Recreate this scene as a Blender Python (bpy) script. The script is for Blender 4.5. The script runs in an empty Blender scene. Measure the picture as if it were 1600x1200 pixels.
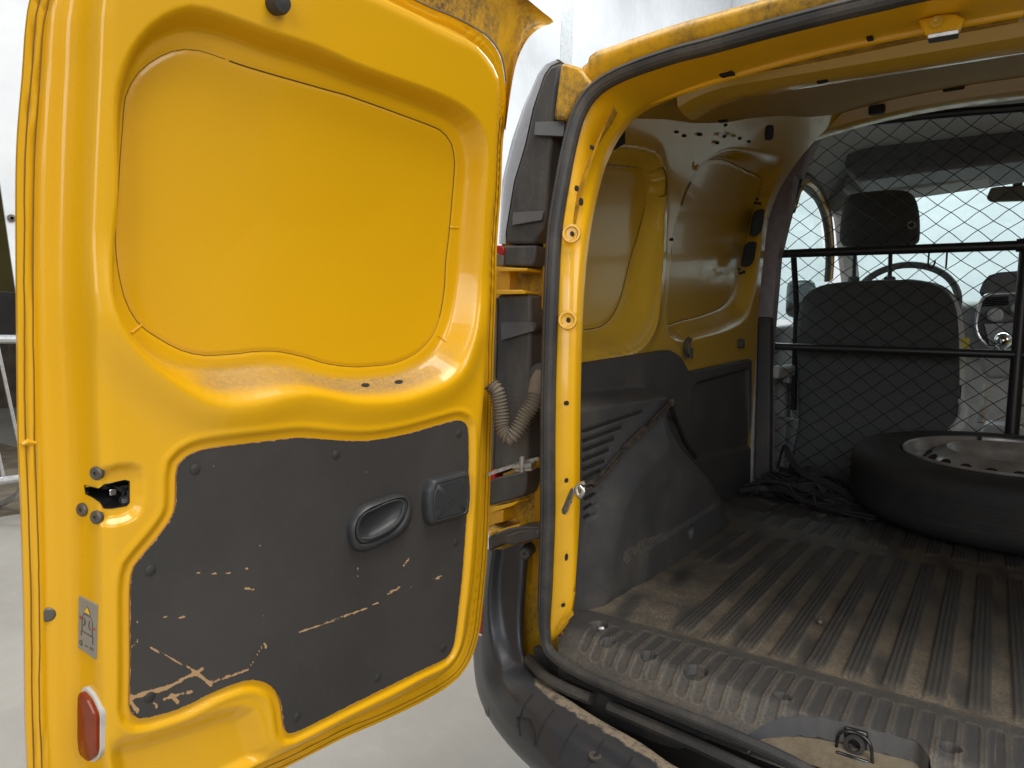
import bpy, math, random
import numpy as np
from mathutils import Vector
random.seed(4); RNG = np.random.default_rng(7)
SC = bpy.context.scene
COL = SC.collection

# ------------------------------------------------------------------ camera
# rows: world axes (x right across the van, y forward into it, z up) seen in camera axes (right, down, forward)
F_PX = 1114.28
CM = np.array([[0.8275965, 0.06504688, -0.55754187],
               [0.56046452, -0.04082854, 0.82717142],
               [0.0310413, -0.99704661, -0.07024603]])
CAM = np.array([0.0, 0.0, 1.10])
cd = bpy.data.cameras.new('camera'); cam = bpy.data.objects.new('camera', cd); COL.objects.link(cam)
cd.sensor_fit = 'HORIZONTAL'; cd.sensor_width = 36.0; cd.lens = 36.0 * F_PX / 1600
cd.clip_start = 0.02; cd.clip_end = 200
from mathutils import Matrix
_r, _u, _b = CM[:, 0], -CM[:, 1], -CM[:, 2]
cam.matrix_world = Matrix(((_r[0], _u[0], _b[0], CAM[0]), (_r[1], _u[1], _b[1], CAM[1]), (_r[2], _u[2], _b[2], CAM[2]), (0, 0, 0, 1)))
SC.camera = cam
# ------------------------------------------------------------------ world, lamps, exposure
W = bpy.data.worlds.new('World'); SC.world = W; W.use_nodes = True
bg = W.node_tree.nodes['Background']; bg.inputs[0].default_value = (0.93, 0.97, 1.0, 1); bg.inputs[1].default_value = 0.31
def area(name, loc, size, power, aim, col=(1, 1, 1)):
    l = bpy.data.lights.new(name, 'AREA'); l.shape = 'RECTANGLE'; l.size, l.size_y = size; l.energy = power; l.color = col
    o = bpy.data.objects.new(name, l); COL.objects.link(o); o.location = loc
    o.rotation_euler = (Vector(aim) - Vector(loc)).to_track_quat('-Z', 'Y').to_euler(); return o
area('skylight_and_fill', (1.5, 0.5, 6.6), (3.2, 3.0), 345, (0.2, 0.5, 0.0), (1.0, 0.98, 0.95))
area('skylight_and_fill', (4.6, -0.5, 3.3), (3.0, 2.2), 95, (-0.2, 1.6, 0.8), (1.0, 0.98, 0.96))  # added fill from the right for the load bay, not a roof light
area('skylight_and_fill', (-3.4, 0.2, 6.0), (2.5, 4.0), 150, (-3.0, 0.6, 0.0), (0.98, 0.99, 1.0))
area('skylight_and_fill', (0.0, 7.8, 5.6), (6.0, 2.0), 470, (0.0, 4.4, 1.0), (0.95, 0.99, 1.0))  # added ahead of the van to brighten the dark cab
area('strip_and_wall_fill', (-3.2, 8.5, 7.4), (7.0, 0.6), 360, (-2.5, 12.5, 1.4), (0.95, 0.98, 1.0))  # added wash that whitens the far sheeting
area('strip_and_wall_fill', (0.5, 12.0, 8.0), (7.0, 0.8), 520, (0.3, 17.0, 2.6), (0.95, 0.98, 1.0))  # another added wash, lifts the wall behind the windscreen
area('load_bay_fill', (1.3, -4.2, 2.3), (3.4, 2.4), 92, (0.0, 1.8, 0.9), (0.97, 0.98, 1.0))  # added fill from behind the camera for the dark interior, no real opening
area('strip_and_wall_fill', (1.2, -2.6, 2.9), (0.06, 1.6), 12, (-0.5, 1.5, 1.2), (0.75, 0.82, 1.0))
SC.view_settings.view_transform = 'Standard'; SC.view_settings.look = 'None'
SC.view_settings.exposure = 0.0; SC.view_settings.gamma = 1.0
SC.render.engine = 'CYCLES'
SC.cycles.use_denoising = True
SC.cycles.max_bounces = 10; SC.cycles.diffuse_bounces = 5; SC.cycles.glossy_bounces = 4; SC.cycles.transparent_max_bounces = 16
SC.cycles.sample_clamp_indirect = 8

# ------------------------------------------------------------------ sight lines -> points on real planes
def ray(px, py): return CM @ np.array([px - 800.0, py - 600.0, F_PX])
def hit(px, py, ax, val):
    r = ray(px, py); return CAM + r * ((val - CAM[ax]) / r[ax])
def PX(px, py, x): return hit(px, py, 0, x)
def PY(px, py, y): return hit(px, py, 1, y)
def PZ(px, py, z): return hit(px, py, 2, z)
def mapped(pts, fn, *a): return np.array([fn(p[0], p[1], *a) for p in pts])
FLOOR = 0.58
def clamp(a, lo=0.0, hi=1.0): return np.minimum(np.maximum(a, lo), hi)
def lerp(a, b, t): return a * (1 - t) + b * t
def smooth(t): t = clamp(t); return t * t * (3 - 2 * t)
# plane of the rear opening: slightly bowed, raked towards the roof
def y_open(x, z): return 0.975 + 0.065 * (abs(x) / 0.62) ** 2 + 0.10 * clamp((z - 1.1) / 0.45) ** 1.6
def PO(px, py, dy=0.0):
    y = 1.04
    for _ in range(8):
        p = PY(px, py, y); y = y_open(p[0], p[2]) + dy
    return PY(px, py, y)
# door frame: hinge line origin, towards the free edge, inner normal
DO = np.array([-0.72, 1.03, 0.0]); DU = np.array([-0.146, -0.989, 0.0]); DU /= np.linalg.norm(DU); DN = np.array([0.989, -0.146, 0.0]); DN /= np.linalg.norm(DN)
def rake(v): return 0.24 * clamp(v - 1.0) ** 2
def DW(u, v, d):
    u, v, d = np.broadcast_arrays(np.asarray(u, float), np.asarray(v, float), np.asarray(d, float))
    o = d + rake(v)
    return DO + u[..., None] * DU + o[..., None] * DN + v[..., None] * np.array([0, 0, 1.0])
def DUV(px, py, d=0.0):
    off = d; r = ray(px, py)
    for _ in range(8):
        o = DO + DN * off; q = CAM + r * (((o - CAM) @ DN) / (r @ DN)); off = d + float(rake(q[2]))
    return np.array([(q - DO) @ DU, q[2]])

# ------------------------------------------------------------------ curves
def spline(P, n, closed=False):
    P = np.asarray(P, float); k = len(P)
    if closed: Q = np.vstack([P[-1], P, P[0], P[1]]); segs = k
    else: Q = np.vstack([2 * P[0] - P[1], P, 2 * P[-1] - P[-2]]); segs = k - 1
    L = np.array([np.linalg.norm(Q[i + 2] - Q[i + 1]) for i in range(segs)]); cum = np.concatenate([[0], np.cumsum(L)])
    ts = np.linspace(0, cum[-1], n + (1 if closed else 0))[:n]
    out = []
    for t in ts:
        i = min(int(np.searchsorted(cum, t, 'right')) - 1, segs - 1); s = (t - cum[i]) / max(L[i], 1e-9)
        a, b, c, d = Q[i], Q[i + 1], Q[i + 2], Q[i + 3]
        m1 = (c - a) / 2; m2 = (d - b) / 2
        l = np.linalg.norm(c - b)
        for m in (0, 1):
            pass
        n1 = np.linalg.norm(m1); n2 = np.linalg.norm(m2)
        if n1 > l: m1 = m1 * l / n1
        if n2 > l: m2 = m2 * l / n2
        h = s * s * (3 - 2 * s); out.append(b * (1 - h) + c * h + m1 * (s ** 3 - 2 * s * s + s) + m2 * (s ** 3 - s * s))
    return np.array(out)
def polyline(P, n, closed=False):
    P = np.asarray(P, float)
    if closed: P = np.vstack([P, P[0]])
    L = np.linalg.norm(np.diff(P, axis=0), axis=1); cum = np.concatenate([[0], np.cumsum(L)])
    ts = np.linspace(0, cum[-1], n + (1 if closed else 0))[:n]
    return np.stack([np.interp(ts, cum, P[:, k]) for k in range(P.shape[1])], 1)
def seg_dist(u, v, P, closed=True, want=False):
    P = np.asarray(P, float); n = len(P); best = np.full(u.shape, 1e9); bx = np.zeros(u.shape); by = np.zeros(u.shape)
    for i in range(n if closed else n - 1):
        a = P[i]; b = P[(i + 1) % n]; e = b - a; ll = max(e @ e, 1e-12)
        t = clamp(((u - a[0]) * e[0] + (v - a[1]) * e[1]) / ll)
        x = a[0] + t * e[0]; y = a[1] + t * e[1]; d = (u - x) ** 2 + (v - y) ** 2
        if want:
            m = d < best; bx = np.where(m, x, bx); by = np.where(m, y, by)
        best = np.minimum(best, d)
    d = np.sqrt(best)
    return (d, bx, by) if want else d
def inside(u, v, P):
    P = np.asarray(P, float); n = len(P); r = np.zeros(u.shape, bool)
    for i in range(n):
        a = P[i]; b = P[(i + 1) % n]
        if a[1] == b[1]: continue
        c = ((a[1] > v) != (b[1] > v)) & (u < (b[0] - a[0]) * (v - a[1]) / (b[1] - a[1]) + a[0]); r ^= c
    return r
def sdf(u, v, P):  # negative inside
    d = seg_dist(u, v, P); return np.where(inside(u, v, P), -d, d)

# ------------------------------------------------------------------ mesh helpers
def link(name, me, mats, parent=None):
    o = bpy.data.objects.new(name, me); COL.objects.link(o)
    for m in (mats if isinstance(mats, (list, tuple)) else [mats]): me.materials.append(m)
    if parent is not None: o.parent = parent
    return o
def mesh(name, V, Fc, mats, parent=None, smooth_=True, midx=None, attrs=None):
    me = bpy.data.meshes.new(name)
    V = np.asarray(V, np.float32)
    if isinstance(Fc, np.ndarray):
        n, k = Fc.shape
        me.vertices.add(len(V)); me.vertices.foreach_set('co', V.ravel())
        me.loops.add(n * k); me.loops.foreach_set('vertex_index', Fc.astype(np.int32).ravel())
        me.polygons.add(n); me.polygons.foreach_set('loop_start', np.arange(n, dtype=np.int32) * k)
        me.update(calc_edges=True)
    else:
        me.from_pydata([tuple(map(float, p)) for p in V], [], [tuple(int(i) for i in f) for f in Fc])
    if midx is not None: me.polygons.foreach_set('material_index', np.asarray(midx, np.int32))
    me.polygons.foreach_set('use_smooth', np.full(len(me.polygons), smooth_))
    for k, a in (attrs or {}).items():
        at = me.attributes.new(k, 'FLOAT', 'POINT'); at.data.foreach_set('value', np.asarray(a, np.float32))
    me.validate(); me.update()
    return link(name, me, mats, parent)
def tag(o, label=None, cat=None, group=None, kind=None):
    if label: o['label'] = label
    if cat: o['category'] = cat
    if group: o['group'] = group
    if kind: o['kind'] = kind
    return o
def empty(name, loc=(0, 0, 0)):
    o = bpy.data.objects.new(name, None); COL.objects.link(o); o.location = loc; o.empty_display_size = 0.05; return o
class MB:
    def __init__(s): s.V = []; s.F = []; s.M = []
    def add(s, V, F, m=0):
        b = len(s.V); s.V += [tuple(map(float, p)) for p in V]; s.F += [tuple(int(i) + b for i in f) for f in F]; s.M += [m] * len(F); return s
    def tube(s, P, r, n=8, closed=False, m=0, cap=True):
        P = np.asarray(P, float); k = len(P); r = np.broadcast_to(np.asarray(r, float), (k,))
        T = np.roll(P, -1, 0) - np.roll(P, 1, 0) if closed else np.gradient(P, axis=0)
        T /= np.maximum(np.linalg.norm(T, axis=1)[:, None], 1e-9)
        up = np.array([0, 0, 1.0]) if abs(T[0][2]) < 0.9 else np.array([1.0, 0, 0])
        N = np.cross(T[0], up); N /= np.linalg.norm(N); V = []
        for i in range(k):
            N = N - T[i] * (N @ T[i]); N /= max(np.linalg.norm(N), 1e-9); B = np.cross(T[i], N)
            for j in range(n):
                a = 2 * math.pi * j / n; V.append(P[i] + r[i] * (math.cos(a) * N + math.sin(a) * B))
        F = [(i * n + j, i * n + (j + 1) % n, ((i + 1) % k) * n + (j + 1) % n, ((i + 1) % k) * n + j) for i in range(k if closed else k - 1) for j in range(n)]
        if not closed and cap: F += [tuple(range(n))[::-1], tuple((k - 1) * n + j for j in range(n))]
        return s.add(V, F, m)
    def ribbon(s, P, wv, w, t, m=0):
        P = np.asarray(P, float); k = len(P); T = np.gradient(P, axis=0); T /= np.maximum(np.linalg.norm(T, axis=1)[:, None], 1e-9)
        wv = np.broadcast_to(np.asarray(wv, float), (k, 3)); V = []
        for i in range(k):
            a = wv[i] - T[i] * (wv[i] @ T[i]); a = a / np.linalg.norm(a); b = np.cross(T[i], a)
            for sx, sy in ((-1, -1), (1, -1), (1, 1), (-1, 1)): V.append(P[i] + a * sx * w / 2 + b * sy * t / 2)
        F = [(i * 4 + j, i * 4 + (j + 1) % 4, i * 4 + 4 + (j + 1) % 4, i * 4 + 4 + j) for i in range(k - 1) for j in range(4)] + [(3, 2, 1, 0), tuple((k - 1) * 4 + j for j in range(4))]
        return s.add(V, F, m)
    def box(s, c, d, m=0, ax=None):
        ax = np.eye(3) if ax is None else np.asarray(ax, float); V = [np.asarray(c, float) + ax.T @ (np.array([i, j, k]) * np.asarray(d, float) / 2) for i in (-1, 1) for j in (-1, 1) for k in (-1, 1)]
        return s.add(V, [(0, 1, 3, 2), (4, 6, 7, 5), (0, 4, 5, 1), (2, 3, 7, 6), (0, 2, 6, 4), (1, 5, 7, 3)], m)
    def lathe(s, c, axis, prof, n=24, m=0, cap=True):  # prof: (radius, height along axis)
        axis = np.asarray(axis, float); axis /= np.linalg.norm(axis); u = np.cross(axis, [0, 0, 1.0] if abs(axis[2]) < .9 else [1.0, 0, 0]); u /= np.linalg.norm(u); w = np.cross(axis, u); c = np.asarray(c, float); V = []
        for r, h in prof:
            for j in range(n):
                a = 2 * math.pi * j / n; V.append(c + axis * h + r * (math.cos(a) * u + math.sin(a) * w))
        k = len(prof); F = [(i * n + j, i * n + (j + 1) % n, (i + 1) * n + (j + 1) % n, (i + 1) * n + j) for i in range(k - 1) for j in range(n)]
        if cap and prof[0][0] > 1e-6: F.append(tuple(range(n))[::-1])
        if cap and prof[-1][0] > 1e-6: F.append(tuple((k - 1) * n + j for j in range(n)))
        return s.add(V, F, m)
    def rings(s, R, m=0, cap0=False, cap1=True, closed=True):
        n = len(R[0]); V = [p for r in R for p in r]; k = len(R)
        F = [(i * n + j, i * n + (j + 1) % n, (i + 1) * n + (j + 1) % n, (i + 1) * n + j) for i in range(k - 1) for j in range(n if closed else n - 1)]
        if cap0: F.append(tuple(range(n))[::-1])
        if cap1: F.append(tuple((k - 1) * n + j for j in range(n)))
        return s.add(V, F, m)
    def prism(s, P, off, m=0):
        P = np.asarray(P, float); return s.rings([P, P + np.asarray(off, float)], m, True, True)
    def build(s, name, mats, parent=None, smooth_=True, bevel=0, seg=2, sub=0, angle=35):
        o = mesh(name, s.V, s.F, mats, parent, smooth_, s.M)
        import bmesh
        b = bmesh.new(); b.from_mesh(o.data); bmesh.ops.recalc_face_normals(b, faces=b.faces); b.to_mesh(o.data); b.free()
        if bevel:
            md = o.modifiers.new('bevel', 'BEVEL'); md.width = bevel; md.segments = seg; md.limit_method = 'ANGLE'; md.angle_limit = math.radians(40); md.harden_normals = False
        if sub:
            md = o.modifiers.new('sub', 'SUBSURF'); md.levels = md.render_levels = sub
        if smooth_ and not sub: o.data.set_sharp_from_angle(angle=math.radians(angle))
        return o
def grid_faces(ni, nj):
    i, j = np.meshgrid(np.arange(ni - 1), np.arange(nj - 1), indexing='ij'); a = (i * nj + j).ravel()
    return np.stack([a, a + nj, a + nj + 1, a + 1], 1)
def loft(name, rows, mats, parent=None, attrs=None, across=0, flip=False):
    R = np.array(rows, float)
    if across: R = np.stack([spline(R[:, j], across) for j in range(R.shape[1])], 1)
    F = grid_faces(R.shape[0], R.shape[1])
    if flip: F = F[:, ::-1]
    return mesh(name, R.reshape(-1, 3), F, mats, parent, True, None, attrs)
def sheet(name, outline, su, sv, fn, mats, parent=None, midfn=None, holes=(), attrfn=None):
    """height field over a 2-D outline; rim vertices are pulled onto the outline. fn(u,v)->xyz"""
    P = np.asarray(outline, float); lo = P.min(0) - 2 * np.array([su, sv]); hi = P.max(0) + 2 * np.array([su, sv])
    gu = np.arange(lo[0], hi[0], su); gv = np.arange(lo[1], hi[1], sv); U, Vv = np.meshgrid(gu, gv, indexing='ij'); U = U.ravel(); Vv = Vv.ravel()
    keep = np.ones(U.shape, bool); mv = np.zeros(U.shape, bool)
    for Q, sg in [(P, 1)] + [(np.asarray(h, float), -1) for h in holes]:
        d, bx, by = seg_dist(U, Vv, Q, True, True); ins = inside(U, Vv, Q) if sg > 0 else ~inside(U, Vv, Q)
        near = (~ins & (d < 0.85 * max(su, sv))) | (ins & (d < 0.3 * min(su, sv)))
        near &= ~mv; keep &= ins | near
        U = np.where(near, bx, U); Vv = np.where(near, by, Vv); mv |= near
    Fc = grid_faces(len(gu), len(gv)); Fc = Fc[keep[Fc].all(1)]
    used = np.unique(Fc); re = np.full(len(U), -1); re[used] = np.arange(len(used)); Fc = re[Fc]; U = U[used]; Vv = Vv[used]
    a = U[Fc]; b = Vv[Fc]; ar = sum(a[:, k] * b[:, (k + 1) % 4] - a[:, (k + 1) % 4] * b[:, k] for k in range(4)); Fc = Fc[np.abs(ar) > 1e-9]
    X = fn(U, Vv)
    mi = midfn(U[Fc].mean(1), Vv[Fc].mean(1)) if midfn else None
    return mesh(name, X, Fc, mats, parent, True, mi, attrfn(U, Vv) if attrfn else None)

from mathutils.bvhtree import BVHTree
_BVH = {}
VO = np.array([0, 2.2, 0])
def surf(o, px, py, lift=0.0):
    """point (and normal) of a part's own mesh under a sight line; parts sit at the van's origin"""
    if o.name not in _BVH:
        me = o.data; _BVH[o.name] = BVHTree.FromPolygons([v.co[:] for v in me.vertices], [p.vertices[:] for p in me.polygons])
    r = ray(px, py); r = r / np.linalg.norm(r); loc, n, i, d = _BVH[o.name].ray_cast(Vector(CAM - VO), Vector(r), 20)
    if loc is None:
        loc, n, i, d = _BVH[o.name].find_nearest(Vector(CAM - VO + r * 1.2))
    n = np.array(n); n = n if n @ r < 0 else -n
    return np.array(loc) + VO + n * lift, n
# ------------------------------------------------------------------ materials
class NT:
    def __init__(s, name):
        s.m = bpy.data.materials.new(name); s.m.use_nodes = True; s.t = s.m.node_tree; s.p = s.t.nodes['Principled BSDF']; s.out = s.t.nodes['Material Output']
    def n(s, t, **k):
        o = s.t.nodes.new(t)
        for a, b in k.items(): setattr(o, a, b)
        return o
    def l(s, a, b): s.t.links.new(a, b)
    def put(s, x, sock):
        if hasattr(x, 'links'): s.l(x, sock)
        elif isinstance(x, (int, float)): sock.default_value = x if sock.type == 'VALUE' else (x, x, x) if sock.type == 'VECTOR' else (x, x, x, 1)
        else: sock.default_value = (*x, 1) if len(x) == 3 and sock.type == 'RGBA' else x
    def math(s, op, a, b=0.0, c=0.0, cl=False):
        o = s.n('ShaderNodeMath', operation=op, use_clamp=cl)
        for i, x in enumerate((a, b, c)): s.put(x, o.inputs[i])
        return o.outputs[0]
    def mix(s, f, a, b):
        o = s.n('ShaderNodeMix', data_type='RGBA'); s.put(f, o.inputs[0]); s.put(a, o.inputs[6]); s.put(b, o.inputs[7]); return o.outputs[2]
    def co(s, sc=(1, 1, 1)):
        g = s.n('ShaderNodeTexCoord'); mp = s.n('ShaderNodeMapping'); mp.inputs['Scale'].default_value = sc; s.l(g.outputs['Object'], mp.inputs[0]); return mp.outputs[0]
    def noise(s, scale, detail=4, rough=.55, sc=(1, 1, 1), dist=0.0):
        o = s.n('ShaderNodeTexNoise'); s.l(s.co(sc), o.inputs['Vector']); o.inputs['Scale'].default_value = scale; o.inputs['Detail'].default_value = detail; o.inputs['Roughness'].default_value = rough; o.inputs['Distortion'].default_value = dist; return o.outputs['Fac']
    def ramp(s, x, a, b, lo=0.0, hi=1.0):
        o = s.n('ShaderNodeMapRange'); o.interpolation_type = 'SMOOTHSTEP'; s.put(x, o.inputs[0]); o.inputs[1].default_value = a; o.inputs[2].default_value = b; o.inputs[3].default_value = lo; o.inputs[4].default_value = hi; return o.outputs[0]
    def attr(s, name): o = s.n('ShaderNodeAttribute', attribute_name=name); return o.outputs['Fac']
    def upward(s):
        g = s.n('ShaderNodeNewGeometry'); x = s.n('ShaderNodeSeparateXYZ'); s.l(g.outputs['Normal'], x.inputs[0]); return x.outputs[2]
    def bump(s, h, strength=.2, dist=.002):
        b = s.n('ShaderNodeBump'); s.put(h, b.inputs['Height']); b.inputs['Strength'].default_value = strength; b.inputs['Distance'].default_value = dist; s.l(b.outputs[0], s.p.inputs['Normal'])
    def set(s, **k):
        for a, b in k.items(): s.put(b, s.p.inputs[a])
        return s.m
SPEC = 'Specular IOR Level'
YEL = (0.73, 0.385, 0.005)
def mat_paint(name, base=YEL, dust=1.0, grime=0.0, rough=.26, dustattr=False, spec=.45):
    t = NT(name); c = t.mix(t.ramp(t.noise(2.5, 3), .3, .75, 0, .18), base, tuple(x * .86 for x in base))
    spk = t.ramp(t.noise(420, 2), .70, .78); c = t.mix(t.math('MULTIPLY', spk, .35), c, (.10, .06, .02))
    blot = t.ramp(t.noise(16, 5, .65), .35, .7)
    d = t.math('MULTIPLY', t.ramp(t.upward(), .45, .95), t.ramp(t.noise(60, 6, .75), .25, .7, .25, 1))
    d = t.math('MULTIPLY', d, t.math('MULTIPLY_ADD', blot, .6, .4))
    d = t.math('MULTIPLY', d, .62 * dust)
    if dustattr:
        d = t.math('MULTIPLY', t.attr('dust'), t.ramp(t.noise(170, 8, .85), .34, .60, .45, 1.0))
    c = t.mix(d, c, (.27, .175, .08))
    r = t.math('MULTIPLY_ADD', d, .5, rough)
    if grime:
        g = t.math('MULTIPLY', t.ramp(t.noise(9, 8, .7, (1, 1, .45)), .37, .66), t.ramp(t.noise(140, 5, .8), .3, .65, .35, 1))
        g = t.math('MULTIPLY', g, grime); c = t.mix(g, c, (.075, .055, .03)); r = t.math('ADD', r, t.math('MULTIPLY', g, .5))
    t.bump(t.noise(7, 2), .12, .004)
    t.set(**{'Base Color': c, 'Roughness': r, 'Coat Weight': .35 if rough < .45 else .0, 'Coat Roughness': .06, SPEC: spec}); return t.m
def mat_plastic(name, base=(.052, .052, .054), rough=.55, dust=.5, dcol=(.20, .165, .115), scale=1.0, streak=False, attr=None, grain=True):
    t = NT(name); a = t.ramp(t.noise(7 * scale, 8, .72, (1, 1, .3) if streak else (1, 1, 1)), .38, .75)
    f = t.math('MULTIPLY', a, t.ramp(t.noise(260, 4, .8), .3, .7, .3, 1)); f = t.math('MULTIPLY', f, dust)
    if attr:
        m = t.math('MULTIPLY_ADD', t.noise(28, 8, .75), .9, t.math('SUBTRACT', t.attr(attr), .62)); m = t.math('MULTIPLY', t.ramp(m, .18, .34), t.ramp(t.noise(75, 6, .8), .34, .56, .25, 1))
        f = t.math('MAXIMUM', f, t.math('MULTIPLY', m, .9))
    c = t.mix(f, base, dcol); g = t.noise(900, 2)
    if grain: t.bump(g, .25, .0006)
    t.set(**{'Base Color': c, 'Roughness': t.math('MULTIPLY_ADD', f, .35, rough), SPEC: .4}); return t.m
def mat_plain(name, base, rough=.5, metal=0.0, spec=.5, var=.12, vs=30):
    t = NT(name); c = t.mix(t.ramp(t.noise(vs, 5), .3, .7), tuple(x * (1 - var) for x in base), tuple(min(1, x * (1 + var)) for x in base))
    t.set(**{'Base Color': c, 'Roughness': rough, 'Metallic': metal, SPEC: spec}); return t.m
M = {}
M['yellow'] = mat_paint('yellow_paint')
M['yellow_door'] = mat_paint('yellow_door_paint', dustattr=True)
M['yellow_dirty'] = mat_paint('yellow_grimy_paint', grime=1.0, rough=.42)
M['yellow_shade'] = mat_paint('yellow_shaded_paint', base=(.60, .365, .035), dust=.8, rough=.2)  # same body yellow, darkened: dim interior light put into the colour
M['roof_shade'] = mat_paint('dull_shaded_roof_paint', base=(.44, .265, .04), dust=.3, rough=.6, spec=.15)  # matte yellow with the shade under the roof put into its colour
M['plastic'] = mat_plastic('black_trim_plastic', dust=.38)
M['plastic_dusty'] = mat_plastic('dusty_black_plastic', base=(.045, .045, .047), dust=.6, streak=True)
M['bumper'] = mat_plastic('grey_bumper_plastic', base=(.030, .032, .037), rough=.33, dust=.05, dcol=(.25, .20, .135), attr='mud')
M['rubber'] = mat_plastic('black_seal_rubber', base=(.028, .028, .029), rough=.62, dust=.45, grain=False)
M['handle'] = mat_plastic('black_handle_plastic', base=(.030, .032, .034), rough=.42, dust=.1, grain=False)
M['gloss_black'] = mat_plain('glossy_black_plastic', (.012, .011, .011), .18)
M['hole'] = mat_plain('dark_cavity', (.012, .010, .008), .8)
M['zinc'] = mat_plain('galvanised_steel', (.52, .52, .50), .38, 1.0, vs=80)
M['arm'] = mat_plain('grey_coated_steel', (.07, .07, .072), .45, .3)
M['arm_dull'] = mat_plain('dull_zinc_steel', (.30, .285, .25), .55, .6, vs=90, var=.3)
M['chrome'] = mat_plain('polished_metal', (.8, .8, .8), .08, 1.0, var=.02)
M['red'] = mat_plain('red_lens', (.45, .012, .012), .12)
M['white_lens'] = mat_plain('clear_lens', (.17, .15, .12), .2)
M['lens_grey'] = mat_plain('pale_lamp_lens', (.20, .195, .22), .15)
M['plug'] = mat_plain('dark_rubber_plug', (.03, .028, .024), .6)
M['bolt'] = mat_plain('dull_grey_bolt', (.13, .12, .10), .5, .6)
M['hose'] = mat_plastic('beige_dusty_rubber', base=(.15, .125, .09), rough=.7, dust=.5, dcol=(.30, .25, .18))
M['amber'] = mat_plain('dark_amber_reflector', (.24, .035, .008), .16)
M['white_edge'] = mat_plain('pale_reflector_rim', (.55, .54, .50), .4)
M['sticker'] = mat_plain('grey_sticker', (.25, .235, .20), .4, var=.05)
M['ink'] = mat_plain('dark_print', (.07, .065, .05), .5)
M['ink_red'] = mat_plain('red_print', (.45, .06, .05), .5)
M['ink_yel'] = mat_plain('yellow_print', (.80, .50, .02), .5)
M['black_frame'] = mat_plain('black_powder_coat', (.022, .023, .024), .4)
M['wire'] = mat_plain('black_wire', (.010, .011, .011), .4)
M['grey_pillar'] = mat_plain('grey_violet_trim', (.32, .285, .31), .7)
M['headliner'] = mat_plain('grey_headliner', (.34, .335, .33), .9, vs=200)
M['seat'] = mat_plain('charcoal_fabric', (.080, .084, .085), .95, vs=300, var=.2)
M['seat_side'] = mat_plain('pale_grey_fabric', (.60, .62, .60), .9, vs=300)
M['dash'] = mat_plain('dark_dash_plastic', (.13, .13, .135), .6)
M['dash_grey'] = mat_plain('grey_dash_plastic', (.38, .38, .38), .6)
M['silver'] = mat_plain('satin_silver_trim', (.6, .6, .6), .3, .8)
M['mirror'] = mat_plain('mirror_housing', (.14, .12, .09), .5)
M['tyre'] = mat_plastic('tyre_rubber', base=(.015, .015, .015), rough=.75, dust=.12)
M['rim'] = mat_plain('grey_steel_rim', (.30, .29, .275), .34, .45, vs=12, var=.25)
M['rope'] = mat_plain('black_webbing', (.011, .011, .012), .8, vs=400, var=.3)
M['strap'] = mat_plain('worn_dark_webbing', (.040, .029, .020), .85, vs=90, var=.45)
M['scuff'] = mat_plain('scuffed_plastic', (.085, .075, .062), .9, vs=160, var=.5)
M['tag_y'] = mat_plain('yellow_tag', (.75, .6, .05), .5)

def mat_glass(name, tint):
    t = NT(name); tr = t.n('ShaderNodeBsdfTransparent'); tr.inputs[0].default_value = (*tint, 1); g = t.n('ShaderNodeBsdfGlossy'); g.inputs['Roughness'].default_value = 0.02
    mx = t.n('ShaderNodeMixShader'); mx.inputs[0].default_value = .06; t.l(tr.outputs[0], mx.inputs[1]); t.l(g.outputs[0], mx.inputs[2]); t.l(mx.outputs[0], t.out.inputs[0]); return t.m
M['glass'] = mat_glass('green_tinted_glass', (.88, .96, .955))

def mat_board():
    t = NT('scuffed_hardboard')
    wob = t.noise(90, 8, .8); m = t.ramp(t.math('MULTIPLY_ADD', wob, 2.2, t.math('SUBTRACT', t.attr('wear'), 1.74)), .0, .06)
    fine = t.ramp(t.noise(75, 6, .75), .735, .76); m = t.math('MAXIMUM', m, t.math('MULTIPLY', fine, .55))
    c = t.mix(t.ramp(t.noise(5, 6, .6), .3, .75), (.036, .0335, .032), (.050, .046, .042))
    c = t.mix(t.ramp(t.noise(120, 3, .7, (1, 1, 1)), .55, .8, 0, .22), c, (.10, .085, .065))
    c = t.mix(m, c, (.42, .255, .12)); t.bump(t.math('SUBTRACT', t.math('MULTIPLY', t.noise(500, 3), .12), t.math('MULTIPLY', m, 1.0)), .35, .001)
    t.set(**{'Base Color': c, 'Roughness': t.math('MULTIPLY_ADD', m, .3, .48), SPEC: .5}); return t.m
M['board'] = mat_board()
M['board_edge'] = mat_plain('raw_hardboard_edge', (.30, .155, .06), .8, vs=300)

def mat_mat(name):
    t = NT(name); n1 = t.noise(210, 8, .9); n2 = t.noise(14, 6, .7)
    f = t.math('MULTIPLY', t.attr('dust'), t.ramp(n1, .36, .60, .05, 1.15)); f = t.math('MULTIPLY', f, t.math('MULTIPLY_ADD', t.ramp(n2, .3, .7), .6, .4))
    st = t.ramp(t.noise(46, 7, .75, (6, .22, 1)), .50, .70, 0, .38); f = t.math('MAXIMUM', f, st)
    c = t.mix(f, (.036, .036, .037), (.23, .188, .128)); t.bump(n1, .3, .0012)
    t.set(**{'Base Color': c, 'Roughness': t.math('MULTIPLY_ADD', f, .3, .58), SPEC: .35}); return t.m
M['mat'] = mat_mat('dusty_ribbed_rubber')

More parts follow.
